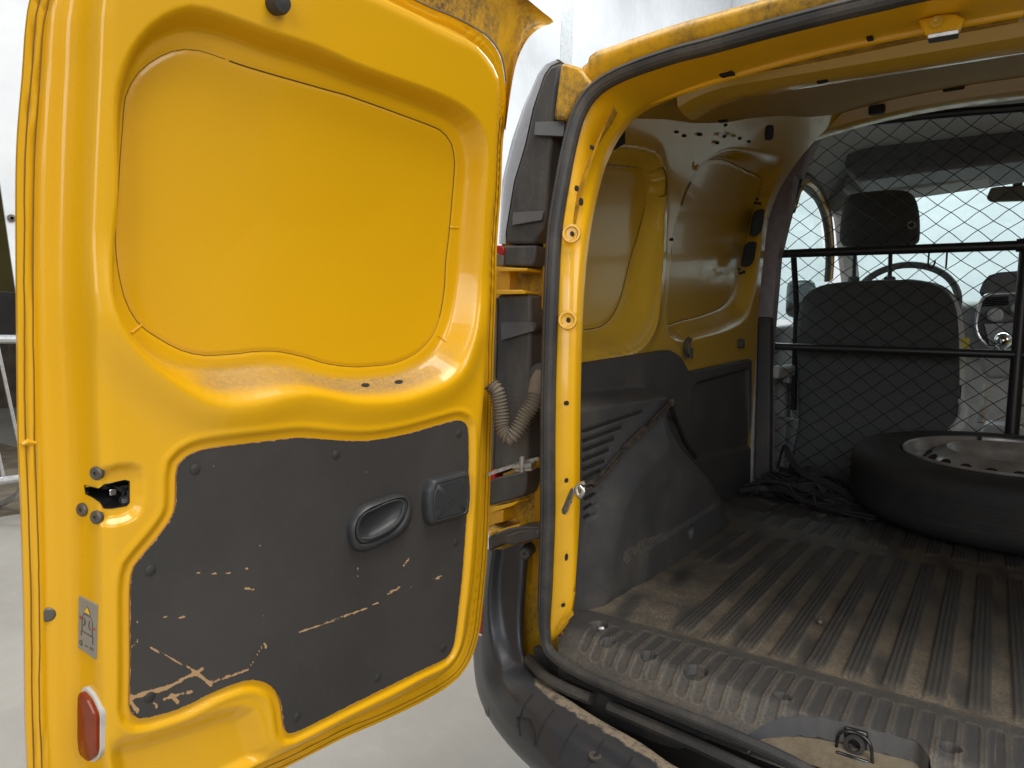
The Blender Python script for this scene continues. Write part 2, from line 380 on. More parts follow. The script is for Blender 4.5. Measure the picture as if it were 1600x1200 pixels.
def mat_concrete():
    t = NT('pale_concrete'); a = t.noise(1.3, 8, .65); b = t.noise(9, 8, .7); c = t.mix(t.ramp(a, .3, .7), (.275, .258, .23), (.34, .32, .285))
    c = t.mix(t.ramp(b, .5, .8, 0, .35), c, (.43, .41, .365)); c = t.mix(t.ramp(t.noise(55, 6, .8), .60, .74, 0, .45), c, (.24, .22, .19))
    t.bump(t.noise(60, 8, .7), .15, .004); t.set(**{'Base Color': c, 'Roughness': .62}); return t.m
M['concrete'] = mat_concrete()
def mat_tarp():
    t = NT('white_tarpaulin'); c = t.mix(t.ramp(t.noise(1.2, 6, .6), .35, .7), (.66, .68, .70), (.74, .755, .77)); c = t.mix(t.ramp(t.noise(6, 8, .75), .62, .8, 0, .3), c, (.60, .62, .64))
    t.bump(t.noise(1.4, 3), .5, .08); t.set(**{'Base Color': c, 'Roughness': .55}); return t.m
M['tarp'] = mat_tarp()
M['olive'] = mat_plain('olive_painted_wall', (.16, .13, .035), .7, vs=3)
M['band'] = mat_plain('dark_wall_base', (.10, .09, .085), .8, vs=4)
M['deck'] = mat_plain('brown_timber_deck', (.13, .105, .075), .8, vs=5, var=.35)
M['seam'] = mat_plain('grey_tape', (.56, .58, .59), .5)
M['galv'] = mat_plain('galvanised_barrier', (.60, .61, .62), .35, .85, vs=50)

# ================================================================== HALL
def quad_sheet(name, P, mats, kind='structure', thick=None):
    mb = MB(); mb.add(P, [tuple(range(len(P)))]) if thick is None else mb.prism(P, thick); o = mb.build(name, mats, None, False); o['kind'] = kind; return o
quad_sheet('floor', [(-30, -30, 0), (30, -30, 0), (30, 30, 0), (-30, 30, 0)], M['concrete'])
# white sheeting closing the hall in front of the van, with a taped seam
hw = quad_sheet('hall_wall', [(-14, 17.0, 0), (14, 17.0, 0), (14, 17.0, 10), (-14, 17.0, 10)], M['tarp'], thick=(0, .1, 0))
tag(hw, 'bare white hall wall seen through the van windscreen', 'wall'); del hw['kind']
# far left side: olive wall with a dark base behind a white sheet cut on the skew
ow = quad_sheet('side_wall', [(-10, -6, 1.42), (-10, 14, 1.42), (-10, 14, 9), (-10, -6, 9)], M['olive'], thick=(-.1, 0, 0))
tag(ow, 'olive wall with dark and brown base at the far left', 'wall'); del ow['kind']
mb = MB(); mb.prism([(-9.99, -6, .0), (-9.99, 14, .0), (-9.99, 14, 1.415), (-9.99, -6, 1.415)], (-.1, 0, 0)); mb.prism([(-9.97, -6, .0), (-9.97, 14, .0), (-9.97, 14, .84), (-9.97, -6, .84)], (-.02, 0, 0), 1); mb.build('base_band', [M['band'], M['deck']], ow, False)
tx = -5.6
tp = [PX(-60, 150, tx), PX(0, 284, tx), PX(27, 470, tx), PX(30, 560, tx), np.array([tx, 16.9, .9]), np.array([tx, 16.9, 10]), np.array([tx, -1, 10])]
mb = MB(); mb.prism(tp, (-.012, 0, 0)); tarp = mb.build('white_sheet', M['tarp'], None, False)
tag(tarp, 'white plastic sheet hanging behind the open yellow door with a slanting hem', 'plastic sheet')
mb = MB(); e = PX(18, 341, tx + .004); mb.lathe(e, (1, 0, 0), [(.010, 0), (.026, 0), (.026, .008), (.011, .010), (.010, 0)], 20); mb.build('eyelet', M['bolt'], tarp)
quad_sheet('deck', [(-9.96, -6, 0), (-4.50, -6, 0), (-4.50, 2.6, 0), (-9.96, 2.6, 0)], M['deck'], thick=(0, 0, .02))
sy = PX(885, 60, tx)[1]; mb = MB(); mb.box((tx + .008, sy, 5.4), (.012, .34, 9.0)); mb.build('seam_tape', M['seam'], tarp)
# crowd barrier
bx = -4.35
cb = empty('crowd_barrier', (bx, 1.2, 0)); tag(cb, 'galvanised steel crowd barrier standing at the left behind the open door', 'barrier')
def bar(name, pts, r, m='galv'):
    mb = MB(); P = np.array(pts, float) - np.array([bx, 1.2, 0]); mb.tube(P, r, 10); return mb.build(name, M[m], cb)
zt = PX(10, 530, bx)[2]; zb = PX(10, 750, bx)[2]
bar('rail', [(bx, -.6, zt), (bx, 2.02, zt)], .024)
bar('rail', [(bx, -.6, zb), (bx, 2.15, zb)], .022)
for k in range(14):
    y = 1.93 - k * .105; bar('upright', [(bx, y, zb), (bx, y - .13, zt)], .0095)
bar('end_post', [(bx, 2.02, zt), (bx, 2.15, zb)], .022)
for y in (1.72, 0.1):
    bar('foot', spline([(bx + .30, y + .05, .02), (bx + .12, y, zb * .5), (bx, y, zb)], 10), .017); bar('foot', spline([(bx - .30, y - .05, .02), (bx - .12, y, zb * .5), (bx, y, zb)], 10), .017)

# ================================================================== VAN
van = empty('van', (0, 2.2, 0)); tag(van, 'yellow panel van seen from behind with its left rear door swung open', 'van')
def V_(P): return np.asarray(P, float) - VO
def vmesh(mb): 
    mb.V = [tuple(np.array(p) - VO) for p in mb.V]; return mb
def vpart(mb, name, mats, parent=van, **k): return vmesh(mb).build(name, mats, parent, **k)

# ------------------------------------------------------------------ rear door (inner side)
A = lambda L, d=0.0: np.array([DUV(p[0], p[1], d) for p in L])
F_px_right = [(500, -48), (560, -22), (610, 2), (651, 21), (677, 35), (715, 54), (745, 69), (767, 94), (779, 116), (782, 141), (782, 169), (779, 225), (776, 300), (770, 350), (766, 450), (762, 550), (757, 620), (752, 680), (747, 780), (743, 863), (737, 930), (732, 960), (729, 984), (725, 1005), (719, 1022), (711, 1035), (694, 1049), (662, 1064), (621, 1090), (581, 1108), (540, 1127), (500, 1150), (426, 1186), (330, 1240)]
F_px_left = [(176, 1200), (168, 1120), (166, 1050), (165, 950), (165, 800), (162, 700), (157, 600), (152, 480), (149, 400), (152, 300), (156, 200), (161, 100), (165, 0)]
fl = A(F_px_left); fr = A(F_px_right)
botl = fl[0]
FACE = np.vstack([fr, [[.50, .463], [.565, .462], [.605, .478], [.617, .51]], fl, [[.634, 1.50], [.61, 1.545], [.55, 1.545], [.45, 1.525]]])
FACE = spline(FACE, 150, True)
H_right = [(500, -72), (560, -45), (610, -19), (651, 2), (674, 13), (702, 24), (734, 40), (756, 54), (771, 69), (781, 86), (786, 105), (789, 128), (791, 150), (790, 187), (786, 225), (783, 300), (777, 383), (775, 467), (771, 587), (768, 698), (766, 772), (763, 845), (759, 900), (753, 960), (750, 984), (743, 1012), (735, 1033), (719, 1057), (694, 1077), (654, 1100), (589, 1131), (540, 1152), (450, 1198), (380, 1234)]
H_left = [(44, 1200), (41, 1133), (39, 967), (34, 790), (30, 690), (28, 533), (27, 400), (28, 233), (37, 117), (48, 0)]
HD = -.050
hr = A(H_right, HD); hl = A(H_left, HD)
HEM = np.vstack([hr, [[.53, .405], [.62, .402], [.675, .42], [.70, .465], [.7045, .53]], hl, [[.676, 1.52], [.655, 1.575], [.60, 1.592], [.50, 1.575]]])
HEM = spline(HEM, 170, True)
R1 = A([(182, 300), (179, 220), (180, 143), (200, 83), (233, 40), (267, 17), (300, 8), (333, 14), (367, 26), (433, 50), (500, 72), (567, 103), (667, 137), (717, 160), (743, 180), (757, 203), (763, 232), (762, 267), (758, 333), (755, 400), (751, 467), (745, 500), (737, 533), (722, 575), (700, 598), (672, 612), (630, 625), (590, 630), (550, 629), (515, 622), (480, 617), (440, 622), (400, 632), (350, 636), (310, 625), (270, 600), (230, 568), (200, 535), (182, 500), (172, 460), (173, 400)])
R1 = spline(R1, 100, True)
RD = -.034
R2 = A([(185, 300), (186, 230), (190, 165), (207, 105), (233, 67), (283, 48), (333, 54), (400, 78), (500, 110), (633, 160), (692, 185), (716, 208), (726, 240), (727, 270), (723, 310), (718, 367), (713, 433), (702, 495), (688, 533), (667, 560), (633, 580), (600, 590), (533, 594), (483, 585), (450, 575), (400, 572), (333, 578), (283, 574), (250, 564), (220, 545), (200, 527), (181, 497), (176, 450), (177, 400)], RD)
R2 = spline(R2, 100, True)
R3 = A([(183, 333), (192, 200), (197, 150), (217, 113), (250, 88), (283, 77), (317, 80), (383, 103), (500, 137), (547, 150), (683, 200), (698, 212), (707, 227), (711, 253), (708, 300), (702, 367), (697, 410), (695, 450), (688, 493), (677, 523), (653, 550), (617, 567), (580, 572), (550, 573), (510, 568), (473, 557), (433, 549), (400, 549), (367, 553), (317, 555), (283, 547), (250, 530), (217, 507), (195, 470), (184, 420), (181, 380)], RD)
R3 = spline(R3, 100, True)
BOARD_px = [(279, 727), (290, 715), (307, 706), (333, 700), (413, 690), (467, 684), (500, 686), (545, 689), (583, 688), (633, 679), (690, 663), (712, 657), (724, 658), (731, 666), (733, 690), (733, 740), (731, 790), (728, 833), (723, 900), (715, 973), (711, 1003), (706, 1018), (697, 1029), (660, 1047), (567, 1093), (483, 1135), (465, 1144), (452, 1147), (445, 1139), (442, 1120), (440, 1104), (434, 1084), (424, 1072), (410, 1065), (396, 1063), (380, 1065), (350, 1075), (330, 1084), (283, 1107), (233, 1122), (217, 1123), (207, 1117), (203, 1105), (204, 1033), (204, 920), (208, 890), (220, 872), (247, 840), (267, 812), (274, 795), (276, 770), (276, 745)]
BOARD = spline(A(BOARD_px), 150, True)
IND = A([(150, 1170), (230, 1157), (300, 1135), (345, 1119), (372, 1113), (390, 1117), (399, 1140), (408, 1172), (420, 1184), (440, 1185)]); IND = np.vstack([IND, [[.40, .35], [.70, .35]]])
LAT = A([(120, 734), (168, 733), (186, 728), (208, 727), (219, 733), (224, 748), (223, 775), (220, 795), (211, 808), (195, 816), (172, 820), (120, 822)])
BEADH = A([(0, 0), (1, 1)])
PROF_T = [0, .05, .12, .22, .33, .40, .58, .63, .67, .70, .75, .765, .78, .86, .875, .89, 1.0]
PROF_D = [0, -.004, -.018, -.036, -.0465, -.0485, -.0495, -.0525, -.0535, -.0525, -.0505, -.0535, -.0505, -.0505, -.0535, -.0505, -.0505]
LATHOLE_px = [(133, 758), (154, 763), (163, 757), (176, 754), (195, 750), (202, 752), (202, 785), (198, 790), (175, 794), (163, 794), (156, 784), (146, 777), (135, 772)]
def door_d(u, v):
    sF = sdf(u, v, FACE); sH = sdf(u, v, HEM); d = np.zeros(u.shape)
    t = np.where(sF > 0, sF / np.maximum(sF - np.minimum(sH, 0), 1e-6), 0.0); d = np.where(sF > 0, np.interp(t, PROF_T, PROF_D), 0.0)
    # rounded shoulder just inside the face edge
    d = d - np.where(sF <= 0, .0025 * np.exp(-(sF / .006) ** 2), .0025 * np.exp(-(sF / .004) ** 2) * (t < .1))
    s1 = sdf(u, v, R1); s2 = sdf(u, v, R2); s3 = sdf(u, v, R3)
    f = clamp(-s1 / np.maximum(-s1 + np.maximum(s2, 0), 1e-6)); rec = np.where(s1 < 0, RD * np.interp(f, [0, .08, .2, .35, .6, .85, .95, 1], [0, .02, .09, .24, .58, .90, .98, 1]), 0)
    lip = smooth((1.20 - v) / .12) * .010 * np.exp(-(np.maximum(s1, 0) / .030) ** 2) * (s1 > -.05)
    rec = np.where(s2 < 0, RD, rec)
    rec = rec - .0016 * np.exp(-(s3 / .0024) ** 2) * (s2 < .004) - np.where(s3 < 0, .003 * smooth(-s3 / .25), 0)
    d = d + rec + np.where(s1 > -.05, lip * np.where(s1 < 0, smooth(1 + s1 / .05), 1), 0)
    sB = sdf(u, v, BOARD); d = d - .0045 * smooth((.0125 - sB) / .005) * (sF < .002) + .0014 * np.exp(-((sB - .0165) / .004) ** 2) * (sF < 0)
    # small set-down below the board
    sI = sdf(u, v, IND); d = d - .014 * smooth((.012 - sI) / .030) * smooth(-(sF - .004) / .02)
    # latch set-down
    sL = sdf(u, v, LAT); d = d - .0085 * smooth((.004 - sL) / .012) * smooth((.012 - sF) / .02)
    # slots in the shelf
    return d
def door_dust(u, v):
    s1 = sdf(u, v, R1); s2 = sdf(u, v, R2)
    f = clamp(-s1 / np.maximum(-s1 + np.maximum(s2, 0), 1e-6)); a = np.where((s1 < 0) & (s2 > 0), smooth((f - .22) / .4), 0)
    low = smooth((1.10 - v) / .10); edge = smooth((.56 - u) / .06)
    a = a * low * edge
    a = np.maximum(a, .55 * np.exp(-((s2) / .006) ** 2) * low)
    return dict(dust=a)
_tmp = sheet('draft', HEM, .006, .006, lambda u, v: V_(DW(u, v, door_d(u, v))), [M['hole']], None)
LH = []
for a_, b_ in polyline(LATHOLE_px, 60, True):
    q_ = surf(_tmp, a_, b_)[0]; LH.append(((q_ - DO) @ DU, q_[2]))
bpy.data.objects.remove(_tmp)
rear_door = sheet('rear_door', HEM, .0026, .0026, lambda u, v: V_(DW(u, v, door_d(u, v))), [M['yellow_door'], M['hole']], van, holes=[LH], attrfn=door_dust)
rear_door['label'] = 'open left rear door, inner side with pressed window blank'
def dlift(u, v, lift=0.0):
    u = np.atleast_1d(np.asarray(u, float)); v = np.atleast_1d(np.asarray(v, float)); return DW(u, v, door_d(u, v) + lift)
def DPX(px, py, lift=0.0): return surf(rear_door, px, py, lift)[0]
def dnormal(px, py): return surf(rear_door, px, py)[1]
def dpart(mb, name, mats, **k): return vpart(mb, name, mats, rear_door, **k)
# outer skin and hem wall
mb = MB(); hh = polyline(HEM, 260, True); e0 = DW(hh[:, 0], hh[:, 1], -.0506); e1 = DW(hh[:, 0], hh[:, 1], -.058)
mb.rings([e0, e1], 0, False, True); dpart(mb, 'outer_skin', M['yellow'], angle=60)
def hem_offset(dist):
    P = polyline(HEM, 420, True); T = np.roll(P, -1, 0) - np.roll(P, 1, 0); T /= np.linalg.norm(T, axis=1)[:, None]; Nn = np.stack([-T[:, 1], T[:, 0]], 1); ar = np.sum(P[:, 0] * np.roll(P[:, 1], -1) - np.roll(P[:, 0], -1) * P[:, 1]); Nn *= 1 if ar > 0 else -1
    return P + Nn * dist
M['seam_dark'] = mat_plain('dark_panel_seam', (.10, .048, .006), .7)
M['seam_line'] = mat_plain('dark_seam', (.20, .095, .010), .7)
for dist in (.0062, .0135):
    q = hem_offset(dist); jit = np.convolve(RNG.normal(0, .0006, 460), np.ones(41) / 6, 'valid')[:420]; q = q + jit[:, None]; q = q[(q[:, 1] < 1.47)]
    br = np.where(np.linalg.norm(np.diff(q, axis=0), axis=1) > .02)[0]
    for seg in np.split(q, br + 1):
        if len(seg) > 5: mb = MB(); mb.tube(DW(seg[:, 0], seg[:, 1], -.0503), .0007, 5); dpart(mb, 'hem_seam', M['seam_line'])
mb = MB(); mb.tube([DPX(33, 694, .001), DPX(44, 690, .002), DPX(57, 692, .001)], [.002, .0045, .002], 8); dpart(mb, 'seam_bead', M['yellow'])
q = polyline(R3, 300, True); dq = door_d(q[:, 0], q[:, 1]) + .0002; q3 = DW(q[:, 0], q[:, 1], dq)
strong = (q[:, 1] > 1.30 + .0 * q[:, 0]) & (q[:, 0] < .50) | (q[:, 0] < .16) & (q[:, 1] > 1.12)
k0 = int(np.argmax(strong & ~np.roll(strong, 1))); sel = np.roll(np.arange(300), -k0); on = strong[sel]
run = []
for cnt, k_ in enumerate(list(sel) + [sel[0]]):
    run.append(k_)
    nx = sel[(cnt + 1) % 300]
    if cnt == 300 or strong[nx] != strong[k_]:
        if len(run) > 3: mb = MB(); mb.tube(q3[run], .0010 if strong[k_] else .0006, 5); dpart(mb, 'window_seam', M['seam_dark'] if strong[k_] else M['seam_line'])
        run = [k_]
for a_, b_ in (((205, 520), (221, 508)), ((684, 524), (697, 533)), ((703, 355), (717, 356))):
    mb = MB(); mb.tube([DPX(*lerp(np.array(a_, float), np.array(b_, float), t), .0002) for t in np.linspace(0, 1, 6)], .0016, 6); dpart(mb, 'ledge_step', M['yellow'])
# scuffed board
def seg_wear(u, v):
    w = np.zeros(u.shape)
    S = [((206, 1090), (262, 1074), 10, 1.1), ((262, 1074), (316, 1046), 8, 1.15), ((236, 1012), (300, 1046), 4, 1.0), ((300, 1046), (330, 1070), 7, 1.1), ((330, 1066), (388, 1046), 6, 1.1), ((258, 1092), (300, 1080), 8, 1.0), ((268, 1086), (278, 1098), 8, 1.1), ((466, 989), (506, 974), 4, 1.05), ((506, 974), (562, 955), 5, 1.25), ((562, 955), (592, 941), 3.5, 1.1), ((606, 928), (624, 918), 6, 1.2), ((630, 885), (638, 874), 5, 1.2), ((392, 1040), (412, 1006), 3.5, .98), ((305, 898), (316, 891), 4, 1.05), ((328, 896), (338, 896), 4, 1.0), ((350, 898), (360, 895), 4, 1.0), ((381, 892), (387, 888), 4, 1.1), ((382, 919), (396, 921), 5, 1.1), ((411, 960), (411, 976), 4, 1.1), ((255, 964), (261, 962), 4, 1.1), ((281, 965), (289, 963), 4, 1.0), ((205, 1012), (216, 1000), 6, 1.05), ((215, 970), (217, 975), 4, 1.0), ((404, 849), (407, 852), 3, 1.1), ((240, 1098), (246, 1106), 6, 1.0), ((206, 1100), (216, 1112), 8, 1.1), ((558, 886), (560, 892), 3.5, 1.2), ((558, 899), (560, 902), 3, 1.0), ((571, 737), (574, 741), 3, 1.1), ((680, 906), (686, 904), 3, 1.0), ((414, 1006), (416, 1012), 5, 1.1), ((640, 918), (690, 900), 3, .85), ((332, 728), (336, 732), 3, 1.0), ((660, 1047), (668, 1043), 3, 1.0)]
    for a, b, r, k in S:
        P = A([a, b], -.001); dd = seg_dist(u, v, P, False); w = np.maximum(w, k * np.exp(-(dd / (r * .00038)) ** 2))
    e = np.abs(sdf(u, v, BOARD)); w = np.maximum(w, .72 * np.exp(-(e / .0015) ** 2))
    return dict(wear=w)
BT = -.0010
board = sheet('trim_board', BOARD, .003, .003, lambda u, v: V_(DW(u, v, np.full(u.shape, BT))), [M['board']], rear_door, attrfn=seg_wear)
mb = MB(); bb = polyline(BOARD, 300, True); mb.rings([DW(bb[:, 0], bb[:, 1], BT), DW(bb[:, 0], bb[:, 1], BT - .0036)], 0, False, False); dpart(mb, 'board_edge', M['board_edge'])
def dplug(px, py, r, h, mat='plug', name='trim_plug', on_board=True, hole=False):
    if on_board: q = DUV(px, py, BT); c = DW(q[0], q[1], BT); n = DN
    else: c = DPX(px, py); n = dnormal(px, py)
    mb = MB(); prof = [(r, -.002), (r, h * .55), (r * .8, h), (0, h * 1.05)] if not hole else [(r, -.002), (r, h * .6), (r * .8, h), (r * .3, h * .95), (r * .25, h * .4), (0, h * .35)]
    mb.lathe(c, n, prof, 20); return dpart(mb, name, M[mat])
for p in [(305, 733), (525, 710), (717, 677), (235, 891), (234, 1089), (712, 847), (693, 1012), (590, 1059), (464, 1120)]: dplug(*p, .0062, .0016)
for p in [(152, 739), (130, 796), (152, 808)]: dplug(*p, .0078, .004, 'bolt', 'latch_bolt', False, True)
dplug(75, 960, .008, .003, 'bolt', 'body_plug', False)
c = DPX(430, 6); n = dnormal(430, 4); mb = MB(); mb.lathe(c, n, [(.013, -.002), (.0125, .012), (.010, .019), (.0, .020)], 24); dpart(mb, 'rubber_stop', M['plug'])
# latch: black pocket let into the pressing
LH = np.array(LH); R0 = DW(LH[:, 0], LH[:, 1], door_d(LH[:, 0], LH[:, 1])); ctr = R0.mean(0); nl = dnormal(210, 770); nl2 = dnormal(128, 745); nn = nl + .7 * nl2; nn /= np.linalg.norm(nn)
def ringin(k, dz): return ctr + (R0 - ctr) * k + nn * dz
mb = MB(); mb.rings([ringin(1.02, -.004), ringin(1.03, .0008), ringin(.985, .0012), ringin(.96, .0), ringin(.93, -.008), ringin(.80, -.022), ringin(.3, -.026)], 0, False, True); dpart(mb, 'latch', M['gloss_black'], angle=30)
c = ctr + nn * -.012; mb = MB(); mb.box(c + np.array([0, -.004, .0]), (.006, .008, .008)); dpart(mb, 'latch_claw', M['chrome'], bevel=.001)
mb = MB(); mb.tube(spline([ringin(.8, -.010)[k] + nn * -.004 for k in (40, 36, 31, 27)], 16), .006, 8); dpart(mb, 'latch_fork', M['arm'])
# pull handle
OUT = [(542.5, 831), (545.5, 813), (554.5, 799.5), (569.5, 787.5), (595, 778.5), (616, 772), (628, 772), (637, 780), (640, 792), (638.5, 810), (631, 825), (616, 838.5), (592, 850.5), (572.5, 859), (559, 860), (548.5, 853.5)]
INN = [(559, 822), (563, 810), (572, 801), (584, 796), (597, 789), (610, 784), (622, 781.5), (631, 785), (632, 795), (626, 808), (612, 822), (597, 832), (582, 840), (570, 845), (562, 842), (558, 833)]
o2 = spline(np.array([DUV(p[0], p[1], 0) for p in OUT]), 64, True); i2 = spline(np.array([DUV(p[0], p[1], .010) for p in INN]), 64, True)
def ang_sort(R, c):
    a = np.arctan2(R[:, 1] - c[1], R[:, 0] - c[0]); t = np.linspace(-math.pi, math.pi, 64, endpoint=False); o = np.argsort(a); aa = np.concatenate([a[o] - 2 * math.pi, a[o], a[o] + 2 * math.pi]); rr = np.vstack([R[o]] * 3)
    return np.stack([np.interp(t, aa, rr[:, k]) for k in (0, 1)], 1)
hc = o2.mean(0); o2 = ang_sort(o2, hc); i2 = ang_sort(i2, hc)
def D3(R, d): return DW(R[:, 0], R[:, 1], np.full(len(R), d) if np.isscalar(d) else d)
lerp = lambda a, b, t: a * (1 - t) + b * t
mb = MB(); mb.rings([D3(o2, BT - .001), D3(o2, .006), D3(lerp(o2, i2, .18), .0105), D3(lerp(o2, i2, .40), .0125), D3(lerp(o2, i2, .58), .0115), D3(lerp(o2, i2, .64), .0085), D3(lerp(o2, i2, .70), .0085), D3(lerp(o2, i2, .76), .0118), D3(lerp(o2, i2, 1), .0125), D3(lerp(i2, i2.mean(0), .06), .011), D3(lerp(i2, i2.mean(0), .25), .0045), D3(lerp(i2, i2.mean(0), .6), .001), D3(lerp(i2, i2.mean(0), .95), .0005)], 0, False, True)
dpart(mb, 'door_handle', M['handle'], angle=60)
lv = [DW(*DUV(x, y, .012), h) for x, y, h in [(632, 789, .010), (628, 802, .013), (620, 814, .015), (608, 824, .0155), (592, 834, .0145), (576, 841, .012), (564, 841, .009)]]
mb = MB(); mb.tube(spline(lv, 20), [.0018 + .0022 * math.sin(math.pi * i / 19) for i in range(20)], 8); dpart(mb, 'handle_lever', M['handle'])
# strap plate beside the hinge edge
ESC = [(670, 786), (671.5, 768), (677.5, 753), (683.5, 750), (706, 744), (728.5, 738), (733, 741), (734.5, 760), (734.5, 780), (732, 802.5), (727, 805.5), (705, 812), (682, 819), (676, 819), (671.5, 808.5)]
e2 = polyline(np.array([DUV(p[0], p[1], .014) for p in ESC]), 60, True); ec = e2.mean(0); sh = lambda k: ec + (e2 - ec) * k
mb = MB(); mb.rings([D3(sh(1.06), BT - .001), D3(sh(1.05), .006), D3(sh(1.0), .0135), D3(sh(.95), .0155), D3(sh(.86), .0162), D3(sh(.84), .0150), D3(sh(.80), .0150), D3(sh(.78), .0162), D3(sh(.3), .0165)], 0, False, True); dpart(mb, 'strap_plate', M['handle'], angle=50)
q = DUV(706, 783, .0165); mb = MB(); mb.lathe(DW(q[0], q[1], .0160), DN, [(.0052, 0), (.0052, .0012), (.0038, .0012), (.0034, -.004), (0, -.0045)], 20); dpart(mb, 'plate_screw', M['plug'])
# slots in the shelf
for p in [(571, 602), (623, 597)]:
    c = DPX(*p, .0006); n = dnormal(*p); a = DPX(p[0] - 8, p[1] + 2) - DPX(p[0] + 8, p[1] - 2); a /= np.linalg.norm(a); b = np.cross(n, a)
    mb = MB(); P = [c + a * .008 * math.cos(t) + b * .0045 * math.sin(t) for t in np.linspace(0, 2 * math.pi, 18, endpoint=False)]; mb.prism(P, -n * .002); dpart(mb, 'slot', M['hole'])
# amber reflector
RF = [(133, 1079), (136, 1075), (140, 1075), (150, 1086), (157, 1100), (162, 1112), (163, 1118), (163, 1168), (160, 1178), (152, 1184), (146, 1182), (138, 1176), (134, 1168), (132, 1150), (132, 1100)]
rb = np.array([DPX(p[0], p[1], .001) for p in polyline(RF, 50, True)]); nr = dnormal(146, 1130); rc = rb.mean(0)
flat = lambda R: R - np.outer((R - rc) @ nr, nr)
rb = flat(rb); top = lambda k, h: rc + (rb - rc) * k + nr * h
mb = MB(); mb.rings([top(1.06, -.004), top(1.06, .0035), top(1.0, .004)], 0, False, True); dpart(mb, 'reflector_rim', M['white_edge'])
mb = MB(); mb.rings([top(.97, .004), top(.97, .008), top(.90, .0095), top(.2, .010)], 0, False, True); dpart(mb, 'reflector', M['amber'], angle=30)
# warning sticker, drawn flat on the step of the door edge
ST = [(125.5, 931), (153.5, 945), (151.5, 1029.5), (124, 1011)]
sq = np.array([DPX(p[0], p[1], .002) for p in ST])
def SQ(a, b, h=0.0):
    p = (1 - b) * ((1 - a) * sq[0] + a * sq[1]) + b * ((1 - a) * sq[3] + a * sq[2]); return p + nst * h
nst = np.cross(sq[1] - sq[0], sq[3] - sq[0]); nst /= np.linalg.norm(nst); nst = nst if nst @ (CAM - sq[0]) > 0 else -nst
mb = MB(); mb.prism([SQ(0, 0), SQ(1, 0), SQ(1, 1), SQ(0, 1)], -nst * .003, 0)
def st_line(P, w=.014, m=1):
    P = np.array(P, float)
    for a, b in zip(P[:-1], P[1:]):
        e = b - a; n = np.array([-e[1] * .45, e[0] * 2.2]); n = n / max(np.linalg.norm(n), 1e-6) * w * np.array([1.5, .6]); mb.add([SQ(*(a + n), .0004), SQ(*(b + n), .0004), SQ(*(b - n), .0004), SQ(*(a - n), .0004)], [(0, 1, 2, 3)], m)
def st_poly(P, m, h=.0004): mb.add([SQ(*p, h) for p in P], [tuple(range(len(P)))], m)
st_poly([(.5, .10), (.70, .24), (.30, .24)], 1, .0003); st_poly([(.5, .112), (.665, .234), (.335, .234)], 2, .0005); st_line([(.5, .15), (.5, .20)], .022, 1); st_line([(.5, .213), (.5, .222)], .022, 1)
st_line([(.22, .62), (.22, .36), (.32, .27), (.70, .27), (.80, .36), (.80, .62)]); st_line([(.22, .62), (.80, .62)]); st_line([(.18, .62), (.18, .72)]); st_line([(.84, .62), (.84, .76)])
st_line([(.30, .36), (.38, .40), (.38, .46), (.30, .50)], .025); st_line([(.66, .36), (.60, .40), (.62, .48), (.70, .52)], .025)
st_poly([(.04, .38), (.14, .345), (.14, .415)], 3); st_line([(.12, .38), (.20, .38)], .03, 3); st_poly([(.98, .46), (.88, .425), (.88, .495)], 3); st_line([(.90, .46), (.82, .46)], .03, 3)
st_line([(.08, .86), (.22, .80), (.22, .91), (.08, .86)], .015); st_line([(.40, .86), (.55, .86)], .018)
for k in range(5): st_line([(.66 + k * .05, .90 - .03), (.70 + k * .05, .82)], .012)
dpart(mb, 'warning_sticker', [M['sticker'], M['ink'], M['ink_yel'], M['ink_red']], smooth_=False)
# roof-gutter wing at the top hinge corner of the outer skin
g0 = [DW(*DUV(x, y, -.052), -.052) for x, y in [(560, -40), (610, -18), (651, 2), (674, 13), (702, 24), (734, 40), (756, 54), (771, 69), (781, 86), (786, 105), (789, 128), (790, 160), (788, 200)]]
g1 = [DW(*DUV(x, y, -.058), -.058) for x, y in [(640, -130), (700, -90), (745, -45), (775, -15), (790, 2), (801, 20), (811, 38), (810, 50), (808, 66), (805, 90), (801, 120), (796, 152), (789, 203)]]
g2 = [DW(*DUV(x, y, -.040), -.040) for x, y in [(680, -130), (745, -85), (790, -40), (812, -12), (828, 2), (847, 18), (865, 34), (845, 43), (826, 59), (812, 84), (803, 112), (797, 150), (789.5, 206)]]
n_ = 40; loft('gutter_wing', [V_(spline(g0, n_)), V_(spline(g1, n_)), V_(spline(g2, n_))], M['yellow_dirty'], rear_door, across=11)
mb = MB(); mb.tube(spline([p + DN * .002 for p in g0[:11]], 50), .0014, 6); dpart(mb, 'hem_sealant', M['hose'])

